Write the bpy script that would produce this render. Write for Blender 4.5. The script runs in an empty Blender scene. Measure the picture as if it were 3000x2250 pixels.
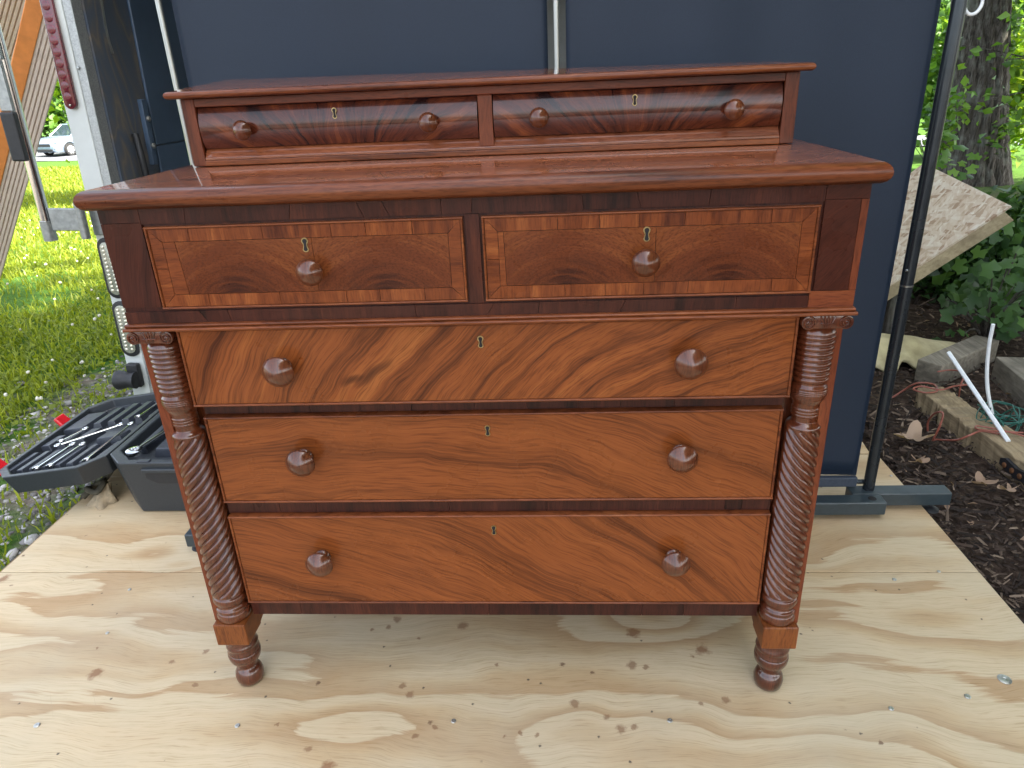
import bpy, bmesh, math, random
import numpy as np
from mathutils import Vector, Matrix
random.seed(7); RNG = np.random.default_rng(7)
S = bpy.context.scene
COL = S.collection
PI = math.pi
# ------------------------------------------------------------------ camera
CAM = np.array([0.11954814, -1.02178769, 1.10914928])
RT = np.array([0.99775037, 0.05214278, -0.04213471])
UP = np.array([0.01776266, 0.40042574, 0.91615704])
FW = np.array([-0.0646428, 0.91484445, -0.39859873])
FPX = 2046.305
cd = bpy.data.cameras.new('camera'); cam = bpy.data.objects.new('camera', cd); COL.objects.link(cam)
cd.sensor_width = 36; cd.lens = 36 * FPX / 3000; cd.clip_start = .05; cd.clip_end = 600
cam.matrix_world = Matrix(((RT[0], UP[0], -FW[0], CAM[0]), (RT[1], UP[1], -FW[1], CAM[1]), (RT[2], UP[2], -FW[2], CAM[2]), (0, 0, 0, 1)))
S.camera = cam
# ------------------------------------------------------------------ sky, sun, exposure
SUN_EL = math.radians(52); SUN_AZ = math.radians(120)      # from +Y clockwise: the sun stands to the right, behind the camera
wd = bpy.data.worlds.new('World'); S.world = wd; wd.use_nodes = True
wn = wd.node_tree; bg = wn.nodes['Background']
sky = wn.nodes.new('ShaderNodeTexSky'); sky.sky_type = 'NISHITA'; sky.sun_disc = False
sky.sun_elevation = SUN_EL; sky.sun_rotation = SUN_AZ; sky.dust_density = 3.0; sky.air_density = 1.0; sky.ozone_density = 1.0
hs = wn.nodes.new('ShaderNodeHueSaturation'); hs.inputs['Saturation'].default_value = .5
wn.links.new(sky.outputs[0], hs.inputs['Color']); wn.links.new(hs.outputs[0], bg.inputs[0]); bg.inputs[1].default_value = .15
sl = bpy.data.lights.new('sun', 'SUN'); sl.energy = 5.0; sl.angle = math.radians(.5); sl.color = (1, .93, .8)
sun = bpy.data.objects.new('sun', sl); COL.objects.link(sun)
sd = Vector((-math.sin(SUN_AZ) * math.cos(SUN_EL), -math.cos(SUN_AZ) * math.cos(SUN_EL), -math.sin(SUN_EL)))
sun.rotation_euler = sd.to_track_quat('-Z', 'Y').to_euler(); sun.location = (0, -20, 20)
S.view_settings.view_transform = 'Standard'; S.view_settings.look = 'None'; S.view_settings.gamma = 1
S.view_settings.exposure = 2.45
S.render.engine = 'CYCLES'
S.cycles.max_bounces = 6; S.cycles.diffuse_bounces = 3; S.cycles.glossy_bounces = 3; S.cycles.transmission_bounces = 3; S.cycles.transparent_max_bounces = 4
# ------------------------------------------------------------------ pixel helpers (photograph shown 2212 px wide)
K = 3000 / 2212
def ray(u, v): return FW + RT * (u * K - 1500) / FPX + UP * (1125 - v * K) / FPX
def pz(u, v, z): d = ray(u, v); return CAM + d * (z - CAM[2]) / d[2]
def py(u, v, y): d = ray(u, v); return CAM + d * (y - CAM[1]) / d[1]
def pd(u, v, dist): d = ray(u, v); return CAM + d / np.linalg.norm(d) * dist
def G(x, y):
    """height of the ground"""
    s = np.maximum(0, np.asarray(y, float) - 2.5)
    near = -.13 - .048 * np.minimum(s, 34) + .0
    return near + .012 * np.sin(np.asarray(x) * 1.7 + 1) * np.cos(np.asarray(y) * 1.3) * np.clip(s, 0, 1)
# ------------------------------------------------------------------ node helpers
def mat(name):
    m = bpy.data.materials.new(name); m.use_nodes = True
    return m, m.node_tree, m.node_tree.nodes['Principled BSDF']
class NT:
    def __init__(s, nt): s.t = nt
    def n(s, typ, **kw):
        nd = s.t.nodes.new('ShaderNode' + typ)
        for k, v in kw.items():
            if k.startswith('i_'):
                key = k[2:]
                nd.inputs[int(key) if key.isdigit() else key].default_value = v
            else: setattr(nd, k, v)
        return nd
    def l(s, a, b): s.t.links.new(a, b)
    def val(s, sock, v):
        if isinstance(v, (int, float)): sock.default_value = v
        elif isinstance(v, tuple): sock.default_value = v
        else: s.l(v, sock)
    def m(s, op, a, b=0.0, c=None):
        nd = s.n('Math', operation=op); s.val(nd.inputs[0], a); s.val(nd.inputs[1], b)
        if c is not None: s.val(nd.inputs[2], c)
        return nd.outputs[0]
    def xyz(s, x, y, z):
        nd = s.n('CombineXYZ'); s.val(nd.inputs[0], x); s.val(nd.inputs[1], y); s.val(nd.inputs[2], z); return nd.outputs[0]
    def noise(s, vec, scale=1., detail=4., rough=.55, dist=0.):
        nd = s.n('TexNoise'); nd.inputs['Scale'].default_value = scale; nd.inputs['Detail'].default_value = detail
        nd.inputs['Roughness'].default_value = rough; nd.inputs['Distortion'].default_value = dist
        if vec is not None: s.l(vec, nd.inputs['Vector'])
        return nd
    def ramp(s, fac, stops):
        nd = s.n('ValToRGB'); cr = nd.color_ramp
        while len(cr.elements) < len(stops): cr.elements.new(.5)
        for e, (p, c) in zip(cr.elements, stops): e.position = p; e.color = (*c, 1) if len(c) == 3 else c
        s.val(nd.inputs[0], fac); return nd.outputs[0]
    def mix(s, fac, a, b, mode='MIX'):
        nd = s.n('MixRGB', blend_type=mode); s.val(nd.inputs[0], fac)
        for k, v in ((1, a), (2, b)):
            if isinstance(v, tuple): nd.inputs[k].default_value = (*v, 1) if len(v) == 3 else v
            else: s.l(v, nd.inputs[k])
        return nd.outputs[0]
    def mapr(s, v, a, b, c, d):
        nd = s.n('MapRange'); s.val(nd.inputs[0], v)
        for i, q in enumerate((a, b, c, d)): nd.inputs[i + 1].default_value = q
        return nd.outputs[0]
    def bump(s, h, strength, dist=.001):
        nd = s.n('Bump'); nd.inputs['Strength'].default_value = strength; nd.inputs['Distance'].default_value = dist
        s.l(h, nd.inputs['Height']); return nd.outputs[0]
def scale3(c, k): return tuple(x * k for x in c)
def simple(name, col, rough=.5, metal=0., var=.15, nscale=40., bump=0., spec=.5, coat=0.):
    m, nt, b = mat(name); t = NT(nt); tc = t.n('TexCoord').outputs['Object']
    nz = t.noise(tc, nscale, 5).outputs[0]
    c = t.ramp(nz, [(.3, scale3(col, 1 - var)), (.7, scale3(col, 1 + var))])
    t.l(c, b.inputs['Base Color']); b.inputs['Metallic'].default_value = metal
    r = t.mapr(t.noise(tc, nscale * .4, 4).outputs[0], .3, .7, rough * .8, min(1, rough * 1.2)); t.l(r, b.inputs['Roughness'])
    b.inputs['Specular IOR Level'].default_value = spec; b.inputs['Coat Weight'].default_value = coat; b.inputs['Coat Roughness'].default_value = .08
    if bump: t.l(t.bump(nz, bump), b.inputs['Normal'])
    return m
def wood(name, cols, axis='x', center=None, mode='r', mirror=None, aniso=(2.2, 26.), fig=(.7, 7.), warp=.05, rough=.32, coat=.16, contrast=1., blotch=None, offs=True, bumpk=.10, wscale=3.5, coat_rough=.08, rgrad=None, wts=(.65, .45), spec=.2):
    """polished mahogany: streaks run along `axis`, or along circles / rays about `center` = (x, z)"""
    m, nt, b = mat(name); t = NT(nt)
    tc = t.n('TexCoord').outputs['Object']; oi = t.n('ObjectInfo').outputs['Random']
    sep = t.n('SeparateXYZ'); t.l(tc, sep.inputs[0]); X, Y, Z = sep.outputs
    wz = t.noise(tc, wscale, 3, .5); ws = t.n('SeparateXYZ'); t.l(wz.outputs['Color'], ws.inputs[0])
    X0 = t.m('SUBTRACT', X, mirror) if mirror is not None else X
    if mirror is not None: X0 = t.m('ABSOLUTE', X0)
    Xw = t.m('ADD', X0, t.m('MULTIPLY', t.m('SUBTRACT', ws.outputs[0], .5), warp))
    Zw = t.m('ADD', Z, t.m('MULTIPLY', t.m('SUBTRACT', ws.outputs[1], .5), warp))
    off = t.m('MULTIPLY', oi, 13.7) if offs else 0.
    if center is None:
        al, ac, dp = {'x': (Xw, Zw, Y), 'top': (Xw, t.m('ADD', Y, t.m('MULTIPLY', t.m('SUBTRACT', ws.outputs[1], .5), warp)), Z), 'z': (Zw, Xw, Y), 'y': (Y, Xw, Zw)}[axis]
    else:
        dx = t.m('SUBTRACT', Xw, center[0]); dz = t.m('SUBTRACT', Zw, center[1])
        if len(center) > 2: dx = t.m('MULTIPLY', dx, center[2])
        r = t.m('SQRT', t.m('ADD', t.m('MULTIPLY', dx, dx), t.m('MULTIPLY', dz, dz)))
        th = t.m('ARCTAN2', dz, dx)
        if mode == 'r': al, ac, dp = t.m('MULTIPLY', th, .5), r, Y
        else: al, ac, dp = r, t.m('MULTIPLY', th, .16), Y
    v1 = t.xyz(t.m('ADD', t.m('MULTIPLY', al, aniso[0]), off), t.m('MULTIPLY', ac, aniso[1]), t.m('MULTIPLY', dp, aniso[1] * .3))
    v2 = t.xyz(t.m('ADD', t.m('MULTIPLY', al, fig[0]), off), t.m('MULTIPLY', ac, fig[1]), t.m('MULTIPLY', dp, 2.))
    v3 = t.xyz(t.m('MULTIPLY', al, 45.), t.m('MULTIPLY', ac, 420.), t.m('MULTIPLY', dp, 60.))
    n1 = t.noise(v1, 1., 6, .6, .3).outputs[0]; n2 = t.noise(v2, 1., 3, .5, .6).outputs[0]; n3 = t.noise(v3, 1., 3, .6).outputs[0]
    f = t.m('ADD', t.m('MULTIPLY', n1, wts[0]), t.m('MULTIPLY', n2, wts[1]))
    f = t.m('ADD', t.m('MULTIPLY', t.m('SUBTRACT', f, .55), 2.3 * contrast), .5)
    f = t.m('ADD', f, t.m('MULTIPLY', t.m('SUBTRACT', oi, .5), .22 if offs else 0.))
    if rgrad: f = t.m('ADD', f, t.mapr(r, rgrad[0], rgrad[1], -rgrad[2], rgrad[2]))
    d, md, lt = cols
    c = t.ramp(f, [(.10, d), (.44, md), (.60, scale3(md, 1.08)), (.92, lt)])
    pore = t.ramp(n3, [(.36, (.34, .28, .28)), (.52, (1, 1, 1)), (.7, (1.12, 1.12, 1.12))]); c = t.mix(.55, c, pore, 'MULTIPLY')
    if blotch:
        for (bx, bz, ang, la, lb) in blotch:
            ca, sa = math.cos(ang), math.sin(ang)
            ex = t.m('SUBTRACT', Xw, bx); ez = t.m('SUBTRACT', Zw, bz)
            pu = t.m('DIVIDE', t.m('ADD', t.m('MULTIPLY', ex, ca), t.m('MULTIPLY', ez, sa)), la)
            pv = t.m('DIVIDE', t.m('SUBTRACT', t.m('MULTIPLY', ez, ca), t.m('MULTIPLY', ex, sa)), lb)
            q = t.m('ADD', t.m('MULTIPLY', pu, pu), t.m('MULTIPLY', pv, pv)); q = t.m('ADD', q, t.m('MULTIPLY', n1, 1.2))
            k = t.mapr(q, .6, 1.6, .75, 0.); c = t.mix(k, c, scale3(d, .6))
    t.l(c, b.inputs['Base Color'])
    sm = t.noise(tc, 9., 4, .6).outputs[0]
    t.l(t.mapr(sm, .3, .75, rough * .8, rough * 1.45), b.inputs['Roughness'])
    b.inputs['Coat Weight'].default_value = coat; b.inputs['Coat Roughness'].default_value = coat_rough
    b.inputs['Specular IOR Level'].default_value = spec
    t.l(t.bump(sm, bumpk, .0015), b.inputs['Normal'])
    return m
M = {}
MID = ((.050, .012, .004), (.190, .052, .013), (.285, .092, .023))
RED = ((.045, .011, .006), (.140, .034, .013), (.225, .064, .021))
DRK = ((.016, .005, .004), (.040, .0105, .007), (.070, .019, .011))
CRB = ((.070, .016, .006), (.160, .040, .011), (.265, .078, .021))
M['mahog_x'] = wood('mahogany_lengthwise', RED, 'x')
M['mahog_z'] = wood('mahogany_upright', RED, 'z')
M['mahog_y'] = wood('mahogany_side', RED, 'z', rough=.35)
M['top'] = wood('sky_lightened_mahogany_top', ((.12, .036, .020), (.26, .082, .034), (.36, .125, .048)), 'top', aniso=(1.2, 110), fig=(.5, 26), warp=.02, rough=.26, coat=1., bumpk=.015, coat_rough=.04)  # base lightened to stand in for the sky reflected on the tops
M['nose'] = wood('mahogany_edge', ((.05, .014, .007), (.135, .037, .013), (.225, .074, .023)), 'x', aniso=(4, 60), fig=(2, 20), warp=.01, rough=.3)
M['rail'] = wood('dark_crossgrain_veneer', DRK, 'z', aniso=(3, 90), fig=(3, 16), warp=.02, rough=.34)
M['sill'] = wood('sky_lightened_polished_sill', ((.085, .025, .014), (.19, .058, .025), (.27, .09, .036)), 'x', rough=.16, coat=1., coat_rough=.04, bumpk=.01)  # sky sheen on the ledge partly put into this lighter colour
M['friezev'] = wood('dark_frieze_veneer', ((.018, .006, .0045), (.048, .013, .008), (.088, .024, .012)), 'z', aniso=(4, 80), fig=(4, 18), warp=.03, rough=.3)
M['endv'] = wood('dark_end_panel_veneer', ((.020, .006, .004), (.052, .0135, .0075), (.090, .023, .011)), 'z', center=(0.8, .6), fig=(.8, 12), aniso=(2, 40), warp=.06, rough=.28)
M['cross'] = wood('crossband_veneer', CRB, 'z', aniso=(5, 70), fig=(4, 22), warp=.02, rough=.3)
M['crossx'] = wood('crossband_veneer_ends', CRB, 'x', aniso=(5, 90), fig=(4, 22), warp=.02, rough=.3)
M['bead'] = wood('cock_bead_wood', ((.070, .018, .007), (.165, .045, .014), (.235, .075, .023)), 'x', aniso=(6, 60), rough=.3)
M['dark_line'] = simple('shadow_gap_wood', (.02, .008, .006), .6)
M['d1'] = wood('figured_drawer_one', MID, center=(.62, .10), aniso=(3, 150), fig=(2.0, 27), warp=.10, contrast=1.15, wts=(.40, .66), offs=False, blotch=[(-.175, .69, .75, .050, .012), (-.21, .672, .6, .03, .008)], rough=.3)
M['d2'] = wood('figured_drawer_two', MID, center=(-.25, -.75), aniso=(2.2, 170), fig=(1.3, 19), warp=.10, contrast=.62, wts=(.42, .62), offs=False, rough=.28)
M['d3'] = wood('figured_drawer_three', MID, center=(-.70, -.95), aniso=(2.4, 160), fig=(1.6, 25), warp=.09, contrast=.72, wts=(.40, .66), offs=False, rough=.28)
for k, x0 in (('fl', -.253), ('fr', .254)):
    M[k] = wood('bookmatched_panel_' + k, ((.034, .009, .005), (.108, .027, .009), (.175, .050, .015)), center=(.118, .795, .80), mirror=x0, aniso=(2, 150), fig=(.6, 60), warp=.010, contrast=.75, rgrad=(.02, .125, .34), rough=.26, offs=False)
for k, x0 in (('ul', -.259), ('ur', .259)):
    M[k] = wood('flame_veneer_' + k, ((.015, .0045, .004), (.078, .018, .008), (.19, .050, .015)), center=(.0, .93, 1.), mode='t', mirror=x0, aniso=(3, 60), fig=(5, 22), warp=.06, contrast=1.5, rough=.24, coat=.5, offs=False, wscale=7)
M['turned'] = wood('turned_mahogany', ((.028, .007, .0035), (.080, .019, .007), (.130, .035, .011)), 'z', aniso=(6, 40), fig=(4, 14), warp=.03, rough=.30, coat=1., coat_rough=.04, bumpk=.03, spec=.2)
M['foot'] = wood('dark_foot_mahogany', ((.030, .009, .005), (.078, .020, .009), (.118, .034, .014)), 'z', aniso=(6, 40), fig=(4, 14), warp=.03, rough=.30, coat=1., coat_rough=.04, bumpk=.03, spec=.2)
M['block'] = wood('plinth_block_mahogany', ((.075, .020, .007), (.155, .046, .012), (.215, .072, .018)), 'z', aniso=(6, 40), fig=(4, 14), warp=.02, rough=.32)
M['knob'] = wood('turned_knob_mahogany', ((.042, .013, .006), (.098, .028, .011), (.15, .048, .018)), 'z', aniso=(8, 60), fig=(5, 24), warp=.02, contrast=.5, rough=.28, coat=.8, coat_rough=.10, bumpk=.03)
M['brass'] = simple('aged_brass', (.36, .27, .13), .4, 1., .3, 200)
M['black'] = simple('keyhole_black', (.006, .005, .005), .8)
M['fabric'] = None
def fabric():
    m, nt, b = mat('navy_stretch_fabric'); t = NT(nt); tc = t.n('TexCoord').outputs['Object']
    nz = t.noise(tc, 900., 2).outputs[0]; lo = t.noise(tc, 2.5, 3).outputs[0]
    c = t.ramp(nz, [(.3, (.0048, .011, .023)), (.7, (.0085, .0185, .038))])
    c = t.mix(t.mapr(lo, .3, .7, 0., .35), c, (.012, .022, .040)); t.l(c, b.inputs['Base Color'])
    b.inputs['Roughness'].default_value = .55; b.inputs['Sheen Weight'].default_value = .07; b.inputs['Sheen Roughness'].default_value = .4
    b.inputs['Sheen Tint'].default_value = (.6, .75, 1, 1); b.inputs['Specular IOR Level'].default_value = .35
    t.l(t.bump(nz, .25, .0008), b.inputs['Normal']); return m
M['fabric'] = fabric()
M['hem'] = simple('navy_hem', (.030, .040, .058), .7, 0, .15, 400)
M['pole'] = simple('gunmetal_tube', (.040, .048, .056), .26, .7, .1, 30)
M['pole_light'] = simple('aluminium_tube', (.34, .35, .34), .35, 1., .08, 30)
M['base'] = simple('dark_green_grey_steel', (.022, .034, .040), .42, 0., .15, 80, spec=.6)
M['chrome'] = simple('polished_steel', (.62, .63, .64), .13, 1., .06, 30)
M['steel'] = simple('worn_galvanised_steel', (.30, .32, .32), .42, .85, .2, 60)
M['zinc'] = simple('zinc_screw', (.45, .45, .42), .4, .9, .2, 200)
M['rubber'] = simple('black_rubber', (.012, .013, .015), .55, 0, .2, 80)
M['alu_white'] = simple('white_painted_aluminium', (.50, .53, .52), .38, .1, .06, 12)
M['alu_edge'] = simple('oxidised_aluminium', (.36, .38, .38), .5, .7, .25, 260, bump=.15)
M['lens_red'] = simple('red_lens', (.085, .002, .009), .14, 0, .3, 90, spec=.6, coat=.3)
M['lens_red_led'] = simple('red_lens_led', (.10, .0025, .012), .15, 0, .3, 200, spec=.7)
M['lens_grey'] = simple('clear_grey_lens', (.26, .27, .22), .15, .2, .2, 150, coat=.5)
M['led_dot'] = simple('clear_lens_bead', (.62, .60, .48), .15, .3, .1, 100)
M['plastic'] = simple('black_toolbox_plastic', (.024, .029, .034), .42, 0, .12, 300, bump=.05, spec=.5)
M['plastic_in'] = simple('black_tray_plastic', (.028, .033, .044), .36, 0, .12, 200, spec=.5)
M['red_plastic'] = simple('red_latch_plastic', (.55, .012, .02), .35, 0, .1, 40)
M['orange'] = simple('orange_stained_board', (.72, .25, .07), .6, 0, .12, 25)
M['blue_paint'] = simple('blue_painted_edge', (.07, .22, .50), .5, 0, .1, 25)
M['deck'] = simple('tan_grooved_decking', (.70, .57, .50), .75, 0, .08, 30)
M['white_pvc'] = simple('white_plastic_strip', (.74, .76, .76), .35, 0, .06, 60)
M['wire_red'] = simple('copper_red_wire', (.24, .07, .045), .45, 0, .2, 60)
M['wire_green'] = simple('green_light_cord', (.015, .10, .075), .4, 0, .2, 60)
M['cloth'] = simple('dirty_canvas', (.28, .22, .14), .9, 0, .3, 60, bump=.3)
M['rope_dark'] = simple('dark_cord', (.05, .045, .03), .9, 0, .3, 60)
M['tar'] = simple('black_tar_plate', (.012, .012, .014), .6, 0, .2, 60)
M['rust'] = simple('rusty_washer', (.16, .07, .03), .6, .4, .3, 150)
M['stone'] = simple('grey_gravel', (.30, .29, .28), .85, 0, .35, 30, bump=.2)
def plywood():
    m, nt, b = mat('worn_plywood'); t = NT(nt); tc = t.n('TexCoord').outputs['Object']
    sep = t.n('SeparateXYZ'); t.l(tc, sep.inputs[0]); X, Y, Z = sep.outputs
    w = t.noise(tc, 1.6, 3).outputs['Color']; ws = t.n('SeparateXYZ'); t.l(w, ws.inputs[0])
    Yw = t.m('ADD', Y, t.m('MULTIPLY', t.m('SUBTRACT', ws.outputs[0], .5), .22))
    v = t.xyz(t.m('MULTIPLY', X, .55), t.m('MULTIPLY', Yw, 2.6), 0.)
    n = t.noise(v, 1., 3.2, .5, .3).outputs[0]
    n = t.m('ADD', n, t.m('MULTIPLY', t.noise(t.xyz(t.m('MULTIPLY', X, 5.), t.m('MULTIPLY', Y, 40.), 0.), 1., 3, .6).outputs[0], .035))
    # knots lift the growth rings into eyes
    for (u, vv, rx, ry, am) in [(763, 1567, .05, .018, .10), (1410, 1345, .055, .035, .2), (1985, 1328, .05, .02, .10), (395, 1215, .03, .012, .10), (1235, 1562, .05, .016, .09), (1840, 1620, .13, .02, .10), (350, 1180, .03, .02, .1), (2140, 1300, .06, .02, .08)]:
        p = pz(u, vv, 0.)
        ex = t.m('DIVIDE', t.m('SUBTRACT', X, float(p[0])), rx * 2.2); ey = t.m('DIVIDE', t.m('SUBTRACT', Yw, float(p[1])), ry * 2.2)
        q = t.m('ADD', t.m('MULTIPLY', ex, ex), t.m('MULTIPLY', ey, ey))
        n = t.m('ADD', n, t.m('MULTIPLY', t.m('POWER', 2.718, t.m('MULTIPLY', q, -1.)), am))
    band = t.m('FRACT', t.m('MULTIPLY', n, 8.))
    st = t.xyz(t.m('MULTIPLY', X, 3.), t.m('MULTIPLY', Yw, 130.), 0.)
    streak = t.noise(st, 1., 5, .6).outputs[0]
    bl = t.m('ADD', band, t.m('MULTIPLY', t.m('SUBTRACT', streak, .5), .25))
    c = t.ramp(bl, [(.0, (.44, .30, .165)), (.05, (.55, .445, .285)), (.40, (.55, .435, .275)), (.66, (.49, .36, .205)), (.93, (.425, .29, .155)), (1., (.41, .275, .145))])
    fine = t.ramp(streak, [(.3, (.80, .77, .72)), (.55, (1, 1, 1))]); c = t.mix(.6, c, fine, 'MULTIPLY')
    st2 = t.noise(t.xyz(t.m('MULTIPLY', X, 16.), t.m('MULTIPLY', Yw, 420.), 0.), 1., 3, .65).outputs[0]
    c = t.mix(.8, c, t.ramp(st2, [(.33, (.72, .66, .58)), (.47, (1, 1, 1))]), 'MULTIPLY')
    sr = t.n('Mapping'); sr.inputs['Rotation'].default_value = (0, 0, .9); t.l(tc, sr.inputs[0]); sr2 = t.n('Mapping'); sr2.inputs['Scale'].default_value = (5, 260, 1); t.l(sr.outputs[0], sr2.inputs[0])
    scr = t.noise(sr2.outputs[0], 1., 2, .5).outputs[0]; c = t.mix(t.mapr(scr, .70, .78, 0., .4), c, (.36, .26, .16))
    # greyer weathering and footprints
    wz = t.noise(tc, 2.4, 6, .6).outputs[0]
    c = t.mix(t.mapr(wz, .42, .75, 0., .45), c, (.43, .39, .29))
    for sc, th, col, amt in ((7., .055, (.20, .085, .035), .75), (16., .045, (.12, .06, .035), .8), (38., .06, (.05, .04, .035), .85)):
        vo = t.n('TexVoronoi'); t.l(tc, vo.inputs['Vector']); vo.inputs['Scale'].default_value = sc; vo.inputs['Randomness'].default_value = 1.
        rn = t.n('SeparateXYZ'); t.l(vo.outputs['Color'], rn.inputs[0])
        pick = t.m('GREATER_THAN', rn.outputs[0], .88)
        dn = t.m('ADD', vo.outputs['Distance'], t.m('MULTIPLY', t.m('SUBTRACT', t.noise(tc, sc * 9, 3).outputs[0], .5), .22))
        k = t.m('MULTIPLY', t.mapr(dn, th, th * 2.2, 1., 0.), t.m('MULTIPLY', pick, amt)); c = t.mix(k, c, col)
    jit = t.noise(tc, 70., 4, .65).outputs['Color']; jv = t.n('VectorMath', operation='MULTIPLY_ADD'); t.l(jit, jv.inputs[0]); jv.inputs[1].default_value = (.02, .02, 0); t.l(tc, jv.inputs[2])
    tot = None
    for (u, v, rr) in [(858, 1338, 1.2), (840, 1355, .9), (805, 1360, .7), (1000, 1352, 1.5), (905, 1380, .6), (870, 1482, .8), (885, 1500, 1.), (1072, 1435, .6), (1242, 1520, 1.2), (1365, 1437, 1.3), (1396, 1442, .7), (1311, 1548, .9), (1341, 1575, 1.2), (1370, 1570, .8), (1125, 1582, .6), (1160, 1588, .6), (1090, 1592, .5), (1515, 1520, .7), (1567, 1510, 1.1), (1495, 1418, .5), (940, 1572, .7), (597, 1565, .5), (445, 1407, .8), (666, 1618, 1.), (897, 1590, .9), (370, 1430, .9), (420, 1480, .7), (210, 1400, .5)]:
        p = pz(u, v, 0.); dn = t.n('VectorMath', operation='DISTANCE'); t.l(jv.outputs[0], dn.inputs[0]); dn.inputs[1].default_value = (p[0] + .01, p[1] + .01, 0.)
        k = t.mapr(dn.outputs['Value'], .005 * rr, .0095 * rr, 1., 0.); tot = k if tot is None else t.m('MAXIMUM', tot, k)
    c = t.mix(t.m('MULTIPLY', tot, .62), c, (.17, .075, .035))
    t.l(c, b.inputs['Base Color']); b.inputs['Roughness'].default_value = .62; b.inputs['Specular IOR Level'].default_value = .3
    t.l(t.bump(t.m('ADD', streak, t.m('MULTIPLY', band, .4)), .3, .002), b.inputs['Normal'])
    return m
M['ply'] = plywood()
def osb():
    m, nt, b = mat('strand_board'); t = NT(nt); tc = t.n('TexCoord').outputs['Object']
    cs = []
    for i, a in enumerate((.3, 1.4, 2.4)):
        m0 = t.n('Mapping'); m0.inputs['Rotation'].default_value = (.35, .3, a); t.l(tc, m0.inputs[0])
        mp = t.n('Mapping'); mp.inputs['Scale'].default_value = (15, 75, 30); mp.inputs['Location'].default_value = (i * 3, i, 0); t.l(m0.outputs[0], mp.inputs[0])
        vo = t.n('TexVoronoi'); vo.inputs['Scale'].default_value = 1.; t.l(mp.outputs[0], vo.inputs['Vector']); cs.append(vo)
    g = [t.n('SeparateXYZ') for _ in cs]
    for a, q in zip(cs, g): t.l(a.outputs['Color'], q.inputs[0])
    f = t.m('MAXIMUM', g[0].outputs[0], t.m('MULTIPLY', g[1].outputs[0], .95)); f = t.m('MULTIPLY', f, t.mapr(g[2].outputs[0], 0, 1, .6, 1.))
    c = t.ramp(f, [(.15, (.38, .26, .17)), (.45, (.58, .46, .34)), (.8, (.68, .60, .49)), (1, (.74, .68, .58))]); t.l(c, b.inputs['Base Color'])
    b.inputs['Roughness'].default_value = .7; t.l(t.bump(f, .4, .003), b.inputs['Normal']); return m
M['osb'] = osb()
def lumber(name, cols, sc=1.):
    m, nt, b = mat(name); t = NT(nt); tc = t.n('TexCoord').outputs['Object']
    mp = t.n('Mapping'); mp.inputs['Scale'].default_value = (60 * sc, 5 * sc, 60 * sc); t.l(tc, mp.inputs[0])
    n = t.noise(mp.outputs[0], 1., 6, .6, .5).outputs[0]; lo = t.noise(tc, 8., 5, .65).outputs[0]
    c = t.ramp(n, [(.3, cols[0]), (.5, cols[1]), (.7, cols[2])]); c = t.mix(t.mapr(lo, .42, .75, 0, .7), c, scale3(cols[0], .55))
    t.l(c, b.inputs['Base Color']); b.inputs['Roughness'].default_value = .8; t.l(t.bump(t.m('ADD', n, lo), .5, .003), b.inputs['Normal']); return m
M['timber'] = lumber('weathered_timber', ((.17, .12, .065), (.29, .215, .12), (.40, .31, .18)))
M['timber_dark'] = lumber('grey_weathered_timber', ((.11, .095, .07), (.19, .165, .125), (.27, .235, .18)))
M['pine'] = lumber('pale_pine', ((.34, .27, .16), (.46, .38, .24), (.55, .46, .30)))
M['edge'] = lumber('plywood_edge', ((.20, .13, .07), (.33, .23, .13), (.42, .30, .18)))
M['foam'] = lumber('pale_peeling_sheet', ((.34, .29, .15), (.48, .42, .24), (.56, .50, .31)), .15)
def darkwall():
    m, nt, b = mat('stained_trailer_plywood'); t = NT(nt); tc = t.n('TexCoord').outputs['Object']
    sep = t.n('SeparateXYZ'); t.l(tc, sep.inputs[0])
    v = t.xyz(0., t.m('MULTIPLY', sep.outputs[1], 3.), t.m('MULTIPLY', sep.outputs[2], 1.2)); n = t.noise(v, 1.6, 3, .5, .8).outputs[0]
    band = t.m('PINGPONG', t.m('MULTIPLY', n, 7.), .5)
    c = t.ramp(band, [(.1, (.075, .095, .13)), (.35, (.11, .11, .115)), (.5, (.17, .145, .115))]); t.l(c, b.inputs['Base Color'])
    b.inputs['Roughness'].default_value = .38; t.l(t.bump(n, .1), b.inputs['Normal']); return m
M['darkwall'] = darkwall()
M['navy'] = simple('sky_sheen_navy_panel', (.060, .098, .16), .35, 0, .15, 6)  # blue carries sky reflection and haze in the base colour
M['asphalt'] = simple('pale_asphalt', (.10, .105, .115), .85, 0, .15, 20)
M['car_paint'] = simple('pale_silver_blue_car_paint', (.20, .26, .34), .25, .3, .03, 5, coat=.8)
M['car_glass'] = simple('dark_car_glass', (.02, .03, .04), .06, 0, .1, 5, spec=.8)
M['car_black'] = simple('car_black_trim', (.015, .016, .018), .5)
M['car_lamp'] = simple('car_headlamp', (.65, .68, .70), .1, .4, .1, 40)
M['tyre'] = simple('tyre_rubber', (.02, .02, .02), .8)
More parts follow.
